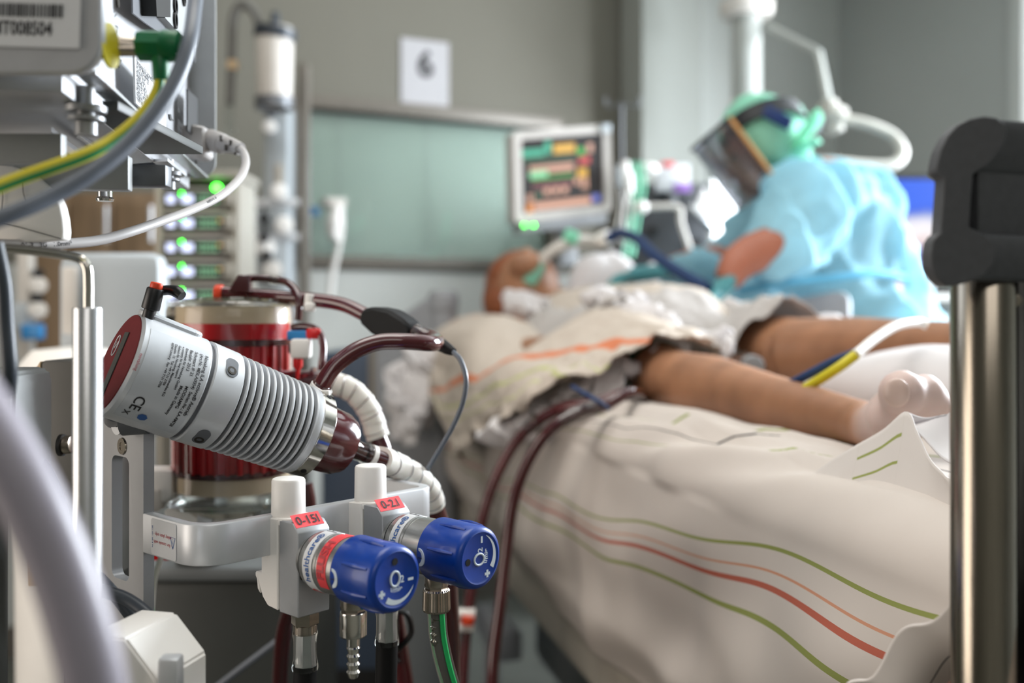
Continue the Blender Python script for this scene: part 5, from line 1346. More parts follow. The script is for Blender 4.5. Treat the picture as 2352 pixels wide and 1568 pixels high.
    part('finger_hole', cyl(fp(-.001, .0112)-n_*.001, fp(-.001, .0112)+n_*.0004, .0023, seg=24), 'dark_cavity', kb)
    part('face_symbol', sweep([fp(-.0008+.0037*math.cos(a_), .0005+.0046*math.sin(a_)) for a_ in [2*PI*i/32 for i in range(33)]], .0008, 6, flat=1, up=n_), 'print_white', kb)
    part('face_symbol', text_geo('2', .0062, lambda x, y: fp(.0052+x, -.0008+y), bold=.0001), 'print_white', kb)
    part('face_symbol', text_geo('l/min', .0050, lambda x, y: fp(.0005+x, -.0062+y), bold=.00008), 'print_white', kb)
    part('face_symbol', prism([(.0098, -.0026), (.0142, -.0026), (.0142, -.0010), (.0098, -.0010)], .0003, M=frame(fc_, fx, fy, fx.cross(fy))) , 'print_white', kb)
    pc_ = (-.0116, -.0072); pw = .0009; pl_ = .0025
    plus = [(-pw, -pl_), (pw, -pl_), (pw, -pw), (pl_, -pw), (pl_, pw), (pw, pw), (pw, pl_), (-pw, pl_), (-pw, pw), (-pl_, pw), (-pl_, -pw), (-pw, -pw)]
    part('face_symbol', join(*[prism([(pc_[0]-a_, pc_[1]-b_), (pc_[0]+a_, pc_[1]-b_), (pc_[0]+a_, pc_[1]+b_), (pc_[0]-a_, pc_[1]+b_)], h_, M=frame(fc_, fx, fy, fx.cross(fy))) for a_, b_, h_ in ((pw, pl_, .0003), (pl_, pw, .00032))]), 'print_white', kb)
    cr_o = []; cr_i = []
    for i in range(25):
        a_ = math.radians(236+i*(338-236)/24); th = .0038*(1-i/24)**.8+.0001
        cr_o.append((.0155*math.cos(a_), .0155*math.sin(a_))); cr_i.append(((.0155-th)*math.cos(a_), (.0155-th)*math.sin(a_)))
    V = [fp(*p_)+n_*.0003 for p_ in cr_o]+[fp(*p_)+n_*.0003 for p_ in cr_i]
    part('face_symbol', (V, [(i, i+1, 26+i, 25+i) for i in range(24)]), 'print_white', kb)
    # supply connection beneath the block with black hose
    s0 = L(.002, -HB/2+zo, -.013)
    sc1 = part('supply_connector', join(lathe([(0, 0), (0, .0095), (.010, .0095), (.011, .0088), (.012, .0082), (.013, 0)], s0+UZ*.001, -UZ, 6), lathe([(.010, 0), (.010, .0082), (.016, .0082), (.016, 0)], s0, -UZ)), 'steel', t)
    fe = part('crimp_ferrule', lathe([(0, .0065), (0, .0086), (.002, .0088), (.006, .0078), (.018, .0080), (.024, .0092), (.026, .0088), (.026, .0065)], s0-UZ*.015, -UZ, 32), 'clear_plastic', t)
    part('ferrule_core', lathe([(0, 0), (0, .0070), (.012, .0072), (.025, .0078), (.0255, 0)], s0-UZ*.0155, -UZ, 8), 'alu_bright', fe)
    part('black_hose', tube([s0-UZ*.038, s0-UZ*.09+Vector((-.001, 0, 0)), s0-UZ*.2+Vector((-.003, .01, 0)), s0-UZ*.45+Vector((-.01, .06, 0))], .0080, 18), 'black_rubber', t)
    # gas outlet under the barrel
    o0 = face_c+n_*.0415-UZ*.0190
    el = part('outlet_elbow', join(cyl(o0+UZ*.003, o0-UZ*.007, .0085, bev=.0008), lathe([(0, 0), (0, .0078), (.004, .0078), (.004, 0)], o0-UZ*.006, -UZ, 6)), 'steel', t)
    if fitting == 'barb':
        kn_ = [(0, 0), (0, .0084), (.001, .0088), (.015, .0088), (.016, .0080), (.017, .0042), (.022, .0042)]
        for k in range(4): kn_ += [(.022+k*.0052, .0033), (.0235+k*.0052, .0044), (.0265+k*.0052, .0034)]
        kn_ += [(.043, .0028), (.043, 0)]
        part('hose_barb', lathe(kn_, o0-UZ*.009, -UZ, 32), 'chrome', el)
        p_ = part('teal_tag', boxat(o0+n_*.002-UZ*.0045, .012, .010, .004, .001), 'glove_teal', el)
    else:
        ring = []
        kz = lathe([(0, 0), (0, .0086), (.0012, .0094), (.014, .0098), (.0155, .0090), (.0155, 0)], o0-UZ*.009, -UZ, 60)
        V = list(kz[0])
        c_ = o0
        for i, v in enumerate(V):
            r_ = Vector((v.x-c_.x, v.y-c_.y, 0))
            if r_.length > .006 and i % 2: V[i] = v-r_*.045
        part('knurled_nut', (V, kz[1]), 'steel', el, sharp=20)
        part('barb_core', lathe([(0, 0), (0, .0040)]+[q for k in range(4) for q in ((.004+k*.005, .0030), (.0055+k*.005, .0042), (.0085+k*.005, .0032))]+[(.026, 0)], o0-UZ*.0245, -UZ, 24), 'chrome', el)
    return t, o0
FC1 = Vector((-.1335, .672, .8855)); FC2 = Vector((-.0832, .718, .8875))
u1, o1 = flow_unit(FC1, 'a', 'front oxygen flow meter with red 0-15l sticker, blue knob and bare hose barb', '0-15l', 0, True, 'barb')
u2, o2 = flow_unit(FC2, 'b', 'rear oxygen flow meter with red 0-2l sticker and green-striped hose below', '0-2.l', 90, False, 'hose')
# clear hose with green stripe from the rear flow meter
pth = [o2-UZ*.022, o2-UZ*.030+Vector((.0005, 0, 0)), o2-UZ*.045+Vector((.002, 0, 0)), o2-UZ*.070+Vector((.008, 0, 0)), o2-UZ*.11+Vector((.020, .01, 0)), o2-UZ*.17+Vector((.042, .02, 0))]
t = thing('oxygen_hose', 'clear oxygen hose with a bright green stripe below the rear knob', 'hose', pth[0])
part('hose', tube(pth, .0066, 20), 'clear_plastic', t)
part('hose_bore', tube(pth, .0040, 12), 'box_grey', t)
sp2 = spline(pth, 8); part('green_stripe', sweep([p+Vector((.0040, -.0050, 0)) for p in sp2], .0019, 8), 'stripe_green', t)

# ---- red lines running over the bed side, down to the console
t = thing('patient_blood_line', 'bright red blood line hanging over the bed edge, left one of the pair', 'tube', P(1110, 1150, 1.45))
part('red_line', tube([kn+Vector((-.03, .12, -.05)), P(1440, 905, 1.40), P(1360, 928, 1.38), P(1290, 938, 1.40), P(1228, 972, 1.43), P(1175, 1030, 1.45), P(1130, 1120, 1.45), P(1100, 1230, 1.45), P(1082, 1350, 1.44), P(1068, 1480, 1.42), P(1060, 1600, 1.4)], .0080, 14), 'blood_tube', t)
part('line_joint', cyl(P(1236, 962, 1.42), P(1212, 985, 1.43), .0105, bev=.002), 'clear_plastic', t)
part('white_clip', join(boxat(P(1070, 1408, 1.42), .028, .02, .010, .002), boxat(P(1066, 1438, 1.42), .028, .02, .010, .002)), 'white_plastic', t)
part('orange_marker', cyl(P(1076, 1415, 1.41), P(1073, 1432, 1.41), .0092), 'orange_red', t)
t = thing('patient_blood_line', 'dark brown-red blood line hanging over the bed edge, right one of the pair', 'tube', P(1180, 1150, 1.30))
part('dark_line', tube([kn+Vector((-.01, .10, -.06)), P(1460, 900, 1.34), P(1390, 930, 1.30), P(1310, 955, 1.28), P(1252, 1000, 1.28), P(1208, 1070, 1.29), P(1178, 1160, 1.30), P(1162, 1280, 1.30), P(1148, 1400, 1.29), P(1135, 1500, 1.28), P(1128, 1620, 1.27)], .0078, 14), 'blood_dark', t)
part('clear_joint', tube(PL([(1378, 928, 1.298), (1330, 946, 1.278), (1290, 968, 1.275)]), .0094, 12), 'clear_plastic', t)
solo('cable_tie', 'blue cable tie around the two blood lines on the bed edge', 'cable tie', tube(PL([(1315, 888, 1.32), (1345, 905, 1.28), (1375, 922, 1.26), (1398, 938, 1.27)]), .0030, 8), 'deep_blue')

# ================================================================ post, rods, box, cables at the left
t = thing('equipment_post', 'round satin aluminium post in the left foreground', 'post', (P(201, 0, .56).x, .56, 0))
px_ = P(201, 0, .56).x
part('post_tube', cyl((px_, .56, .0), (px_, .56, P(0, 706, .56).z), .0079, seg=40, bev=.0006), 'alu_bright', t, sharp=60)
part('base_foot', boxat((px_, .56, .015), .16, .12, .03, .006), 'cart_dark', t)
part('bent_rod', tube(PL([(203, 720, .56), (203, 690, .56), (203, 650, .56), (201, 618, .56), (192, 600, .56), (172, 590, .56), (120, 581, .56), (40, 572, .56), (-60, 566, .56)]), .0028, 16, 10), 'chrome', t, sharp=180)
# near diagonal tube
solo('foreground_tube', 'thick blurred grey-lilac tube crossing the bottom left corner', 'tube', tube(PL([(-140, 820, .30), (-40, 960, .30), (45, 1100, .30), (125, 1270, .30), (180, 1430, .30), (215, 1568, .30), (240, 1750, .30)]), .0095, 28, 14), 'cable_lilac', sharp=180)

# console box
k0 = Vector((P(190, 170, .53).x, .53, P(190, 170, .53).z)); k1 = Vector((P(460, 410, .94).x, .94, k0.z))
kd = (k1-k0); kl = kd.length; kd.normalize(); ks = Vector((kd.y, -kd.x, 0)); ks = ks if ks.x > 0 else -ks   # outward normal of the side face
t = thing('console_box', 'sheet metal console box with asset label, vents and sockets at the top left', 'console', k0)
def K(a, out_, z): return k0+kd*a+ks*out_+UZ*z
KM = lambda a, o_, z: frame(K(a, o_, z), kd, UZ, kd.cross(UZ))
part('housing', xf(box(kl, .28, .26, .001), frame(K(kl/2, -.14, .13), kd, UZ, kd.cross(UZ))), 'sheet_metal', t)
lip = part('bottom_lip', xf(box(kl, .0022, .012, .0005), frame(K(kl/2, .0012, .0012), kd, UZ, kd.cross(UZ))), 'alu_bright', t)
# front panel plate, rounded lower corner
fw = .32
fM = frame(P(245, 176, .514)+Vector((-fw/2, 0, .15)), (1, 0, 0), UZ, (0, -1, 0))
fpn = part('front_panel', prism(rrect(fw, .30, .016, 8), .007, .0012, fM), 'sheet_metal', t)
part('panel_seam', xf(box(fw-.03, .0012, .0012, 0), fM @ Matrix.Translation((0, -.085, .0062))), 'alu_dark', fpn)
lp = P(75, 45, .506); LS = Matrix.Scale(1.17, 4)
lM = frame(lp, (1, 0, -.03), (.03, 0, 1), (0, -1, 0)) @ LS
al = part('asset_label', xf(prism(rrect(.0415, .024, .0008, 3), .0003), lM), 'label_white', fpn)
bars = []; x = -.0205; rr = random.Random(4)
while x < .0118:
    w_ = rr.choice([.0004, .0008, .0012]); bars.append(prism([(x, .0010), (x+w_, .0010), (x+w_, .0068), (x, .0068)], .0002, M=lM @ Matrix.Translation((0, 0, .0004)))); x += w_+rr.choice([.0004, .0006, .0009])
part('barcode', join(*bars), 'print_black', al)
part('label_text', text_geo('MT008504', .0084, lambda x, y: lM @ Vector((x*.72-.0045, y-.0042, .0005)), bold=.0002), 'print_black', al)
# rear flange plate, rounded corner
rM = frame(P(497, 407, .94)+Vector((-.12, 0, .15)), (1, 0, 0), UZ, (0, -1, 0))
part('rear_flange', prism(rrect(.24, .30, .014, 8), .003, .0008, rM), 'panel_grey', t)
# side face details: coordinates by photo pixel projected on the side plane
def SF(px, py, off=.0):
    q = (px-1176)/FPX; # intersect ray with side plane
    o_ = k0-Vector((0, 0, EYE)); d_ = Vector((q, 1, -(py-HOR)/FPX)); s_ = o_.dot(ks)/d_.dot(ks)
    return Vector((0, 0, EYE))+d_*s_+ks*off
def sfpoly(pts, th, m, name, parent=None, lab=None):
    V = [SF(x, y, .0008+th) for x, y in pts]+[SF(x, y, -.0002) for x, y in pts]; n = len(pts)
    return part(name, (V, [tuple(range(n)), tuple(range(2*n-1, n-1, -1))]+[(i, (i+1) % n, (i+1) % n+n, i+n) for i in range(n)]), m, parent or t, lab)
def sftext(s, size, px, py, m='print_black', rot=0, parent=None):
    size *= 1.17
    o_ = SF(px, py, .0012)
    c_, s_ = math.cos(math.radians(rot)), math.sin(math.radians(rot))
    return part('label_text', text_geo(s, size, lambda x, y: o_+kd*(x*c_-y*s_)+UZ*(x*s_+y*c_), 'LEFT'), m, parent or t)
ml = sfpoly([(305, 128), (378, 215), (378, 300), (362, 290), (308, 236)], .0003, 'label_white', 'rating_label')
sftext('Novalung iLA activve® Console', .0050, 309, 140, parent=ml)
for i, s in enumerate(('Art.Nr. MEILA0001', 'Serien-Nr. ILA 728', 'Baujahr 2013', 'Schutzart IP 21', 'Netz 100-240 V', '50/60 Hz  160 VA', 'Made in Germany', 'Novalung GmbH', 'Heilbronn')):
    sftext(s, .0044, 309, 150+9.2*i, parent=ml)
sftext('MAINS FUSE', .0052, 404, 222); sftext('2x T 4 A', .0052, 404, 236); sftext('250 V', .0052, 404, 250)
sftext('100-240 V~', .0052, 404, 278); sftext('50/60 Hz', .0052, 404, 292); sftext('160 VA', .0052, 404, 306)
sftext('USB', .0075, 392, 205); sftext('iLA', .010, 258, 20, rot=-60); sftext('LAN', .006, 430, 205)
sfpoly([(266, 128), (276, 138), (271, 156)], .0002, 'print_black', 'ground_symbol')
sfpoly([(386, 262), (390, 262), (392, 272), (399, 278), (390, 277), (387, 272)], .0002, 'print_black', 'warning_symbol')
sfpoly([(428, 204), (451, 226), (451, 306), (448, 316), (428, 300)], .0003, 'dark_cavity', 'socket_opening')
sfpoly([(433, 214), (449, 230), (449, 303), (433, 292)], -.0001, 'panel_grey', 'socket_frame')
# black hole area and serial connector block at the top
cav = sfpoly([(300, -60), (420, -60), (445, 90), (400, 100), (330, 52), (302, 30)], .0002, 'alu_dark', 'vent_recess')
sfpoly([(318, -40), (356, -40), (356, 38), (322, 36)], .010, 'black_plastic', 'socket_block')
sfpoly([(357, -40), (440, -40), (430, 110), (395, 80), (357, 40)], .006, 'panel_grey', 'connector_plate')
for (x, y) in ((379, 12), (379, 45), (419, 66), (416, 96), (400, -6)):
    o_ = SF(x, y, .0066)
    part('screw_boss', lathe([(0, 0), (0, .0068), (.002, .0066), (.002, .0045), (.0005, .0045), (.0005, 0)], o_, ks, 24), 'black_plastic', t)
sfpoly([(442, 110), (448, 104), (448, 140), (442, 146)], .0004, 'dark_cavity', 'socket_opening')
for (x, y) in ((266, 6), (446, 112), (448, 372)):
    part('rivet', lathe([(0, 0), (0, .0032), (.0012, .0026), (.0012, 0)], SF(x, y, .0005), ks, 16), 'screw_dark', t)
part('yellow_washer', lathe([(0, 0), (0, .0118), (.0015, .0118), (.0015, 0)], P(249, 105, .520), (1, 0, 0)), 'wire_yellow', t)
# underside: plate, channels, bolts
def U(px, py, z): # point seen at px,py at height z
    Y = (EYE-z)*FPX/(py-HOR); return P(px, py, Y)
zu = k0.z-.002
def upoly(pts, z, th, m, name, lab=None, par=None):
    V = [U(x, y, z) for x, y in pts]; V += [v+UZ*th for v in V]; n = len(pts)
    return part(name, (V, [tuple(range(n)), tuple(range(2*n-1, n-1, -1))]+[(i, (i+1) % n, (i+1) % n+n, i+n) for i in range(n)]), m, par or t, lab)
upoly([(118, 240), (148, 228), (200, 232), (230, 240), (276, 284), (258, 298), (235, 305), (175, 300)], zu-.006, .0025, 'alu', 'mount_foot')
upoly([(278, 378), (385, 370), (428, 405), (412, 410), (300, 402)], zu-.008, .0025, 'alu', 'mount_foot')
upoly([(118, 302), (150, 330), (292, 432), (275, 428), (125, 330)], zu-.018, .003, 'alu_bright', 'lower_bracket')
upoly([(180, 308), (300, 402), (286, 398), (176, 316)], zu-.010, .003, 'alu_bright', 'lower_bracket')
def bolt(px, py, Y, r, h):
    c = P(px, py, Y)
    part('mount_bolt', join(lathe([(0, 0), (0, r*.75), (h*.45, r*.75), (h*.45, 0)], c-UZ*h*.5, UZ, 24), cyl(c-UZ*.0, c+UZ*h*.12, r*1.25), cyl(c+UZ*h*.12, c+UZ*h*1.2, r*.6), lathe([(0, 0), (0, r*1.35), (h*.2, r*1.4), (h*.2, 0)], c+UZ*h*.3, UZ, 28)), 'alu_mid', t)
bolt(198, 278, .56, .0080, .016); bolt(386, 415, .80, .0075, .014)
part('mount_bolt', lathe([(0, 0), (0, .0056), (.0015, .0062), (.003, .0050), (.014, .0050), (.03, .0050), (.03, 0)], P(241, 462, .70), UZ, 28), 'chrome', t)
part('small_screw', ball(P(357, 351, .82), .0022), 'chrome', t)
# shelf under the box
sh_ = thing('equipment_shelf', 'dark shelf arm with light front edge below the console box', 'shelf', P(0, 330, .6))
part('shelf_plate', boxat(P(0, 300, .66), .22, .16, .006, .001), 'cart_dark', sh_)
part('shelf_edge', boxat(P(-20, 342, .58), .085*1.0, .008, .017, .001), 'panel_grey', sh_)
part('shelf_arm', xf(box(.10, .012, .022, .001), Matrix.Translation(P(110, 395, .63)) @ Matrix.Rotation(.15, 4, 'Z')), 'panel_grey', sh_)
part('shelf_wing', xf(box(.12, .012, .014, .001), Matrix.Translation(P(180, 405, .66)) @ Matrix.Rotation(.0, 4, 'Z')), 'alu_dark', sh_)

# white rounded device at left below the shelf
Yw = .62
t = thing('white_device', 'glossy white rounded device housing at the left edge under the shelf', 'device', P(40, 480, Yw))
out = [(-120, 380), (0, 376), (30, 381), (60, 392), (88, 408), (112, 430), (127, 450), (137, 474), (143, 500), (146, 530), (144, 550), (60, 556), (-120, 556)]
part('shell', prism([((x-0)/FPX*Yw, -(y-HOR)/FPX*Yw) for x, y in out], .012, .0012, frame(Vector((P(0, 0, Yw).x, Yw, EYE)), (1, 0, 0), UZ, (0, -1, 0)) @ Matrix.Translation((0, 0, -.012)), seg=1), 'white_plastic', t, sharp=70)
part('seam_line', tube(PL([(-20, 512, Yw-.001), (30, 518, Yw-.001), (90, 534, Yw-.001), (140, 548, Yw-.001)]), .0003, 6), 'box_grey', t)
part('seam_line', tube(PL([(52, 420, Yw-.001), (54, 445, Yw-.001), (62, 468, Yw-.001)]), .0003, 6), 'box_grey', t)
part('seam_line', tube(PL([(2, 410, Yw-.001), (6, 450, Yw-.001), (2, 495, Yw-.001)]), .0003, 6), 'box_grey', t)

# cables
t = thing('earth_cable', 'yellow and green striped earth cable with green angled plug', 'cable', P(360, 110, 0.538))
part('plug_pin', join(cyl(P(246, 102, 0.532), P(322, 104, 0.538), .0046, bev=.0004), cyl(P(246, 113, 0.532), P(322, 114, 0.536), .0038)), 'steel', t)
part('plug_body', join(cyl(P(318, 105, 0.538), P(388, 107, 0.538), .0084, seg=8, bev=.001), cyl(P(372, 106, 0.538), P(414, 106, 0.538), .0087, .0082, bev=.0015), cyl(P(366, 110, 0.537), P(370, 186, 0.537), .0047, .0045, bev=.0006)), 'plug_green', t)
ep = PL([(369, 180, 0.537), (364, 205, 0.535), (345, 240, 0.530), (312, 280, 0.524), (262, 320, 0.515), (205, 352, 0.505), (130, 380, 0.497), (50, 408, 0.491), (-60, 450, 0.480)])
part('yellow_sheath', tube(ep, .0035, 16, 10), 'wire_yellow', t)
es = spline(ep, 10); part('green_stripe', sweep([p+Vector((.0014, -.0026, -.0017)) for p in es], .0016, 8), 'wire_green', t)
solo('grey_cable', 'thick grey cable sweeping down across the console box', 'cable', tube(PL([(470, -160, 0.585), (450, -10, 0.562), (436, 90, 0.538), (408, 175, 0.526), (360, 255, 0.515), (290, 335, 0.503), (215, 395, 0.491), (130, 445, 0.480), (40, 485, 0.468), (-80, 530, 0.456)]), .0042, 18, 10), 'cable_grey')
t = thing('power_cable', 'pale grey mains cable with moulded plug looping from the console box', 'cable', P(500, 330, 0.864))
part('plug', join(prism([(0, -.012), (.012, -.016), (.022, -.014), (.022, .012), (.012, .014), (0, .013)], .028, .002, frame(P(436, 333, 0.912), (1, 0, 0), UZ, (0, -1, 0))), cyl(P(482, 322, 0.900), P(512, 330, 0.888), .0102, .009, bev=.001)), 'cable_light', t)
gr = part('strain_relief', tube(PL([(505, 328, 0.890), (530, 334, 0.884), (552, 342, 0.876)]), [.0084, .0072, .0058], 14), 'cable_light', t)
for k in range(4):
    part('relief_slot', boxat(P(508+k*11, 318+k*5+((k % 2)*16), .875), .0026, .002, .0050, .0003), 'screw_dark', gr)
cp = PL([(546, 338, 0.878), (560, 352, 0.870), (564, 378, 0.852), (548, 412, 0.828), (505, 450, 0.792), (440, 482, 0.756), (370, 508, 0.720), (300, 532, 0.690), (225, 552, 0.666), (140, 560, 0.642), (60, 562, 0.624), (-60, 560, 0.600)])
part('cord', tube(cp, .0034, 18, 12), 'cable_light', t, sharp=180)
cs = spline(cp, 12)
def along(path, px_a, off_up):
    # text mapped along the cable starting at the point nearest pixel px_a, reading rightwards
    L = [0]
    rp_ = list(reversed(path))
    for a_, b_ in zip(rp_, rp_[1:]): L.append(L[-1]+(b_-a_).length)
    start = None
    for i, p in enumerate(rp_):
        if 1176+p.x/p.y*FPX >= px_a: start = L[i]; break
    def f(x, y):
        s_ = start+x; i = 0
        while i < len(L)-2 and L[i+1] < s_: i += 1
        k = (s_-L[i])/(L[i+1]-L[i]); p = rp_[i].lerp(rp_[i+1], k); d = (rp_[i+1]-rp_[i]).normalized()
        nv = Vector((0, -1, 0)); nv = (nv-d*nv.dot(d)).normalized(); u_ = nv.cross(d); u_ = u_ if u_.z > 0 else -u_
        an = (y+off_up)/.0036; return p+(nv*math.cos(an)+u_*math.sin(an))*.0036
    return f
part('printed_text', text_geo('01-3   3G   1.0mm²', .0042, along(cs, 35, -.0006), 'LEFT', bold=.00004), 'print_black', t)
part('printed_text', text_geo('H05VV-F', .0037, along(cs, 468, -.0016), 'LEFT', bold=.00004), 'print_black', t)
solo('dark_cable', 'dark grey cable bowing down behind the post, middle left', 'cable', tube(PL([(30, 1010, .64), (60, 1030, .64), (105, 1080, .64), (135, 1150, .64), (155, 1240, .65), (175, 1340, .66), (200, 1480, .68)]), .0044, 14), 'cable_dark')
solo('dark_cable', 'dark grey cable arching from the post to the white box at the bottom', 'cable', tube(PL([(180, 1340, .64), (240, 1358, .64), (290, 1375, .64), (340, 1412, .635), (385, 1465, .63), (420, 1530, .63)]), .0042, 14), 'cable_dark')
solo('dark_cable', 'dark grey cable passing under the holder plate', 'cable', tube(PL([(200, 1300, .66), (250, 1350, .66), (290, 1400, .66), (320, 1450, .66), (340, 1540, .66)]), .0040, 14), 'cable_dark')
solo('dark_cable', 'dark vertical cable at the left edge beside the bent rod', 'cable', tube(PL([(-10, 560, .52), (8, 650, .52), (14, 740, .52), (22, 850, .52), (18, 900, .53)]), .0040, 14), 'cable_dark')
solo('thin_cable', 'thin grey cable crossing the floor area below the flow meters', 'cable', tube(PL([(470, 1600, 1.1), (540, 1545, 1.1), (600, 1500, 1.1), (650, 1460, 1.1), (700, 1400, 1.1), (740, 1330, 1.1)]), .0038, 10), 'cable_grey')
solo('green_line', 'thin bright green line hanging behind the holder plate', 'tube', tube(PL([(316, 1240, .86), (325, 1310, .86), (340, 1370, .86), (352, 1430, .86), (362, 1500, .86)]), .0024, 10), 'stripe_green')
solo('white_line', 'thin milky line hanging behind the rail near the green line', 'tube', tube(PL([(378, 1210, .88), (372, 1270, .88), (355, 1330, .88), (348, 1400, .88)]), .0024, 10), 'cream_plastic')
solo('red_strap', 'short red strap visible under the bent rail', 'strap', boxat(P(346, 1268, .95), .045, .02, .012, .003), 'stopcock_red')

# small white box at the bottom left
Yb = .58
t = thing('white_box', 'small white plastic box with grey clip at the bottom left', 'box', P(330, 1520, Yb))
c = P(312, 1500, Yb+.02)
part('box_body', prism([(-.020, -.05), (.026, -.05), (.026, -.0045), (.005, .0185), (-.020, .0185)], .052, .0015, frame(c+Vector((0, -.028, 0)), Vector((1, -.25, 0)).normalized(), UZ, Vector((-.25, -1, 0)).normalized()) @ Matrix.Translation((0, 0, -.052)), seg=2), 'white_plastic', t)
part('grey_clip', boxat(P(392, 1550, Yb-.012), .012, .012, .022, .002), 'alu', t)

# rounded panel and mount at far left
t = thing('rounded_screen', 'grey rounded panel edge at the far left with a slim rim', 'panel', P(0, 900, .60))
out = [(-120, 852), (10, 852), (24, 858), (33, 875), (33, 1100), (-120, 1100)]
part('panel_body', prism([((x)/FPX*.6, -(y-HOR)/FPX*.6) for x, y in out], .05, .002, frame(Vector((P(0, 0, .6).x, .6, EYE)), (1, 0, 0), UZ, (0, -1, 0)) @ Matrix.Translation((0, 0, -.05)), seg=2), 'panel_grey', t)
part('panel_post', cyl(P(-30, 1050, .64), Vector((P(-30, 0, .64).x, .64, .0)), .012), 'cart_dark', t)
# grey box with beige side
Yg = .80
t = thing('junction_box', 'grey upright box with beige chamfered side behind the post', 'box', P(150, 1000, Yg))
a = P(92, 828, Yg); b = P(238, 1345, Yg)
part('box_body', boxat(((a.x+b.x)/2, Yg+.04, (a.z+b.z)/2), b.x-a.x, .08, a.z-b.z, .003), 'box_grey', t)
V = [P(92, 830, Yg), P(58, 885, Yg+.04), P(66, 1345, Yg+.04), P(92, 1345, Yg)]
part('beige_side', (V+[v+Vector((.004, .03, 0)) for v in V], [(0, 1, 2, 3), (7, 6, 5, 4), (0, 4, 5, 1), (1, 5, 6, 2), (2, 6, 7, 3), (3, 7, 4, 0)]), 'beige_plastic', t)
part('mount_stud', cyl(P(140, 1022, Yg-.03), P(166, 1020, Yg-.03), .007, bev=.001), 'steel', t)
part('stud_cap', cyl(P(138, 1022, Yg-.03), P(146, 1022, Yg-.03), .0085), 'black_plastic', t)
part('box_leg', boxat(((a.x+b.x)/2, Yg+.05, b.z/2), .04, .04, b.z, .002), 'cart_dark', t)

# pale monitor back, and drum behind the post
t = thing('pale_panel', 'pale blue-grey flat monitor back behind the pump drive', 'monitor', P(240, 700, 1.35))
a = P(120, 578, 1.35); b = P(366, 1010, 1.35)
part('panel_shell', boxat(((a.x+b.x)/2, 1.38, (a.z+b.z)/2), b.x-a.x, .05, a.z-b.z, .02), 'pale_blue_grey', t)
part('panel_latch', boxat(P(162, 690, 1.34), .02, .012, .09, .004), 'cream_plastic', t)
part('stand_column', boxat(((a.x+b.x)/2, 1.42, b.z/2), .07, .05, b.z, .006), 'cart_grey', t)
part('stand_base', boxat(((a.x+b.x)/2, 1.42, .02), .4, .36, .04, .01), 'cart_grey', t)
c = P(96, 810, 1.25)
t = thing('white_drum', 'white rounded drum behind the post at the left', 'drum', (c.x, 1.35, 0))
part('drum_body', lathe([(0, 0), (0, .07), (c.z-.05, .078), (c.z-.02, .072), (c.z, .055), (c.z+.006, 0)], (c.x, 1.35, 0), (0, 0, 1)), 'white_plastic', t)
t = thing('wall_instruments', 'small blurred regulators hanging far left, blue one lowest', 'instruments', P(85, 700, 2.2))
part('rail', boxat(P(60, 640, 2.24), .03, .03, .36, .003), 'cream_plastic', t)
for (x, y, r, m) in ((88, 628, .012, 'black_plastic'), (86, 655, .02, 'cream_plastic'), (86, 686, .014, 'black_plastic'), (86, 712, .02, 'cream_plastic'), (48, 725, .03, 'pale_blue_grey')):
    part('regulator', cyl(P(x, y, 2.2), P(x, y, 2.24), r, bev=.003), m, t)
part('blue_block', boxat(P(76, 762, 2.2), .042, .03, .034, .004), 'stopcock_blue', t)
part('drop_leg', boxat(P(60, 760, 2.26), .02, .02, .1, .002), 'cream_plastic', t)

# brown cabinet and cart bodies further back
t = thing('brown_cabinet', 'brown wooden cabinet front behind the cables at the left', 'cabinet', P(230, 520, 3.0))
a = P(60, 440, 2.75); b = P(366, 560, 2.75)
m = mat('wood_brown', (122, 100, 76), .6, scale=4, var=.2, stretch=(6, 6, .6))
part('cabinet_body', boxat(((a.x+b.x)/2, 2.84, a.z/2), b.x-a.x, .16, a.z, .006), 'wood_brown', t)
for k in range(3):
    w_ = (b.x-a.x)/3
    d_ = part('door', boxat((a.x+w_*(k+.5), 2.752, a.z/2), w_-.012, .016, a.z-.06, .003), 'wood_brown', t)
    part('handle', cyl((a.x+w_*(k+.85), 2.735, a.z-.14), (a.x+w_*(k+.85), 2.735, a.z-.04), .005), 'alu', d_)
t = thing('pump_cart', 'dark grey equipment cart body standing below the rail', 'cart', P(480, 1450, 1.25))
a = P(250, 1330, 1.2); b = P(660, 0, 1.2)
part('cart_body', boxat(((a.x+b.x)/2, 1.38, .17+(a.z-.17)/2), b.x-a.x, .36, a.z-.17, .02), 'cart_dark', t)
part('cart_top', boxat(((a.x+b.x)/2, 1.38, a.z+.008), b.x-a.x+.02, .38, .018, .006), 'cart_grey', t)
part('cart_column', boxat((P(400, 0, 1.12).x, 1.22, (a.z+.98)/2), .05, .05, .98-a.z, .005), 'cart_dark', t)
part('cross_arm', boxat(P(400, 1205, 1.13), .06, .16, .03, .004), 'cart_dark', t)
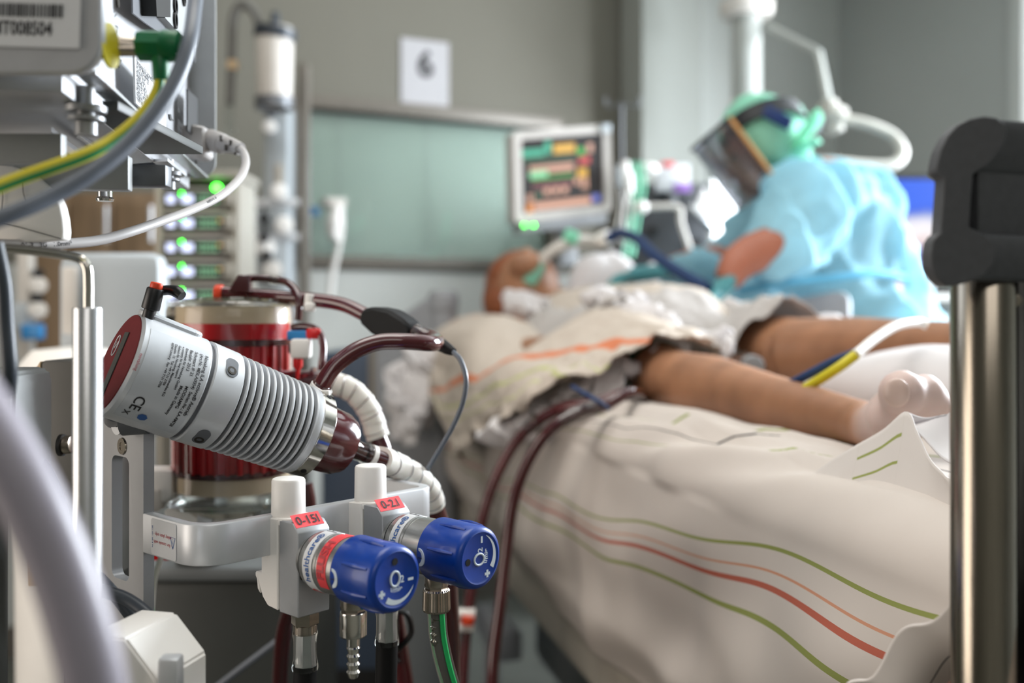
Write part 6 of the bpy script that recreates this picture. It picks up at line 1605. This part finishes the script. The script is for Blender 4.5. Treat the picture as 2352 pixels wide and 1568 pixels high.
for sx in (-1, 1):
    for sy in (-.13, .13):
        part('castor', cyl(((a.x+b.x)/2+sx*(b.x-a.x)*.42-.015, 1.38+sy, .05), ((a.x+b.x)/2+sx*(b.x-a.x)*.42+.015, 1.38+sy, .05), .05, bev=.008), 'black_rubber', t)
        part('castor_stem', cyl(((a.x+b.x)/2+sx*(b.x-a.x)*.42, 1.38+sy, .08), ((a.x+b.x)/2+sx*(b.x-a.x)*.42, 1.38+sy, .18), .014), 'alu_dark', t)
# blue-grey storage unit and grey bin between cart and bed
t = thing('storage_unit', 'slate blue storage unit with dark blue drawer fronts behind the tubes', 'cabinet', P(850, 950, 2.75))
a = P(735, 808, 2.7); b = P(1000, 0, 2.7)
part('unit_body', boxat(((a.x+b.x)/2, 2.86, .08+(a.z-.08)/2), b.x-a.x, .3, a.z-.08, .01), 'cart_blue', t)
part('plinth', boxat(((a.x+b.x)/2, 2.87, .04), b.x-a.x-.03, .26, .08, .004), 'black_plastic', t)
for k in range(2):
    d_ = part('drawer', boxat(P(905, 856+k*130, 2.695), .125, .012, .10, .004), 'deep_blue', t)
    part('handle', boxat(P(905, 840+k*130, 2.683), .05, .012, .010, .003), 'cart_grey', d_)
part('side_post', boxat(P(860, 960, 2.685), .03, .02, .38, .003), 'frame_bronze', t)
t = thing('waste_bin', 'light grey bin under the bed side, behind the black hoses', 'bin', P(960, 1450, 2.1))
a = P(905, 1310, 1.95); b = P(1040, 0, 1.95)
part('bin_body', lathe([(0, 0), (0, .05), (.01, .054), (a.z, .068), (a.z, .060), (a.z-.01, .060), (.02, .048), (.02, 0)], ((a.x+b.x)/2, 2.02, 0), (0, 0, 1), 40), 'cart_grey', t)
part('bin_rim', lathe([(0, .062), (0, .072), (.012, .074), (.016, .070), (.016, .062), (0, .062)], ((a.x+b.x)/2, 2.02, a.z-.005), (0, 0, 1), 40), 'pale_blue_grey', t)
# visible ceiling lamps
for i, (x, y, sx, sy) in enumerate(((-.4, .9, 1.6, 1.2), (-.2, 3.0, 1.2, 1.0))):
    t = thing('ceiling_light', ('square recessed ceiling light above the pump', 'square recessed ceiling light above the bed head')[i], 'ceiling light', (x, y, CEIL-.02))
    fr_ = prism(rrect(sx+.06, sy+.06, .01), .02, M=Matrix.Translation((x, y, CEIL-.02)), holes=[list(reversed(rrect(sx, sy, .005)))])
    part('frame', fr_, 'alu', t); part('diffuser', boxat((x, y, CEIL-.006), sx, sy, .008, 0), 'ceiling_white', t)
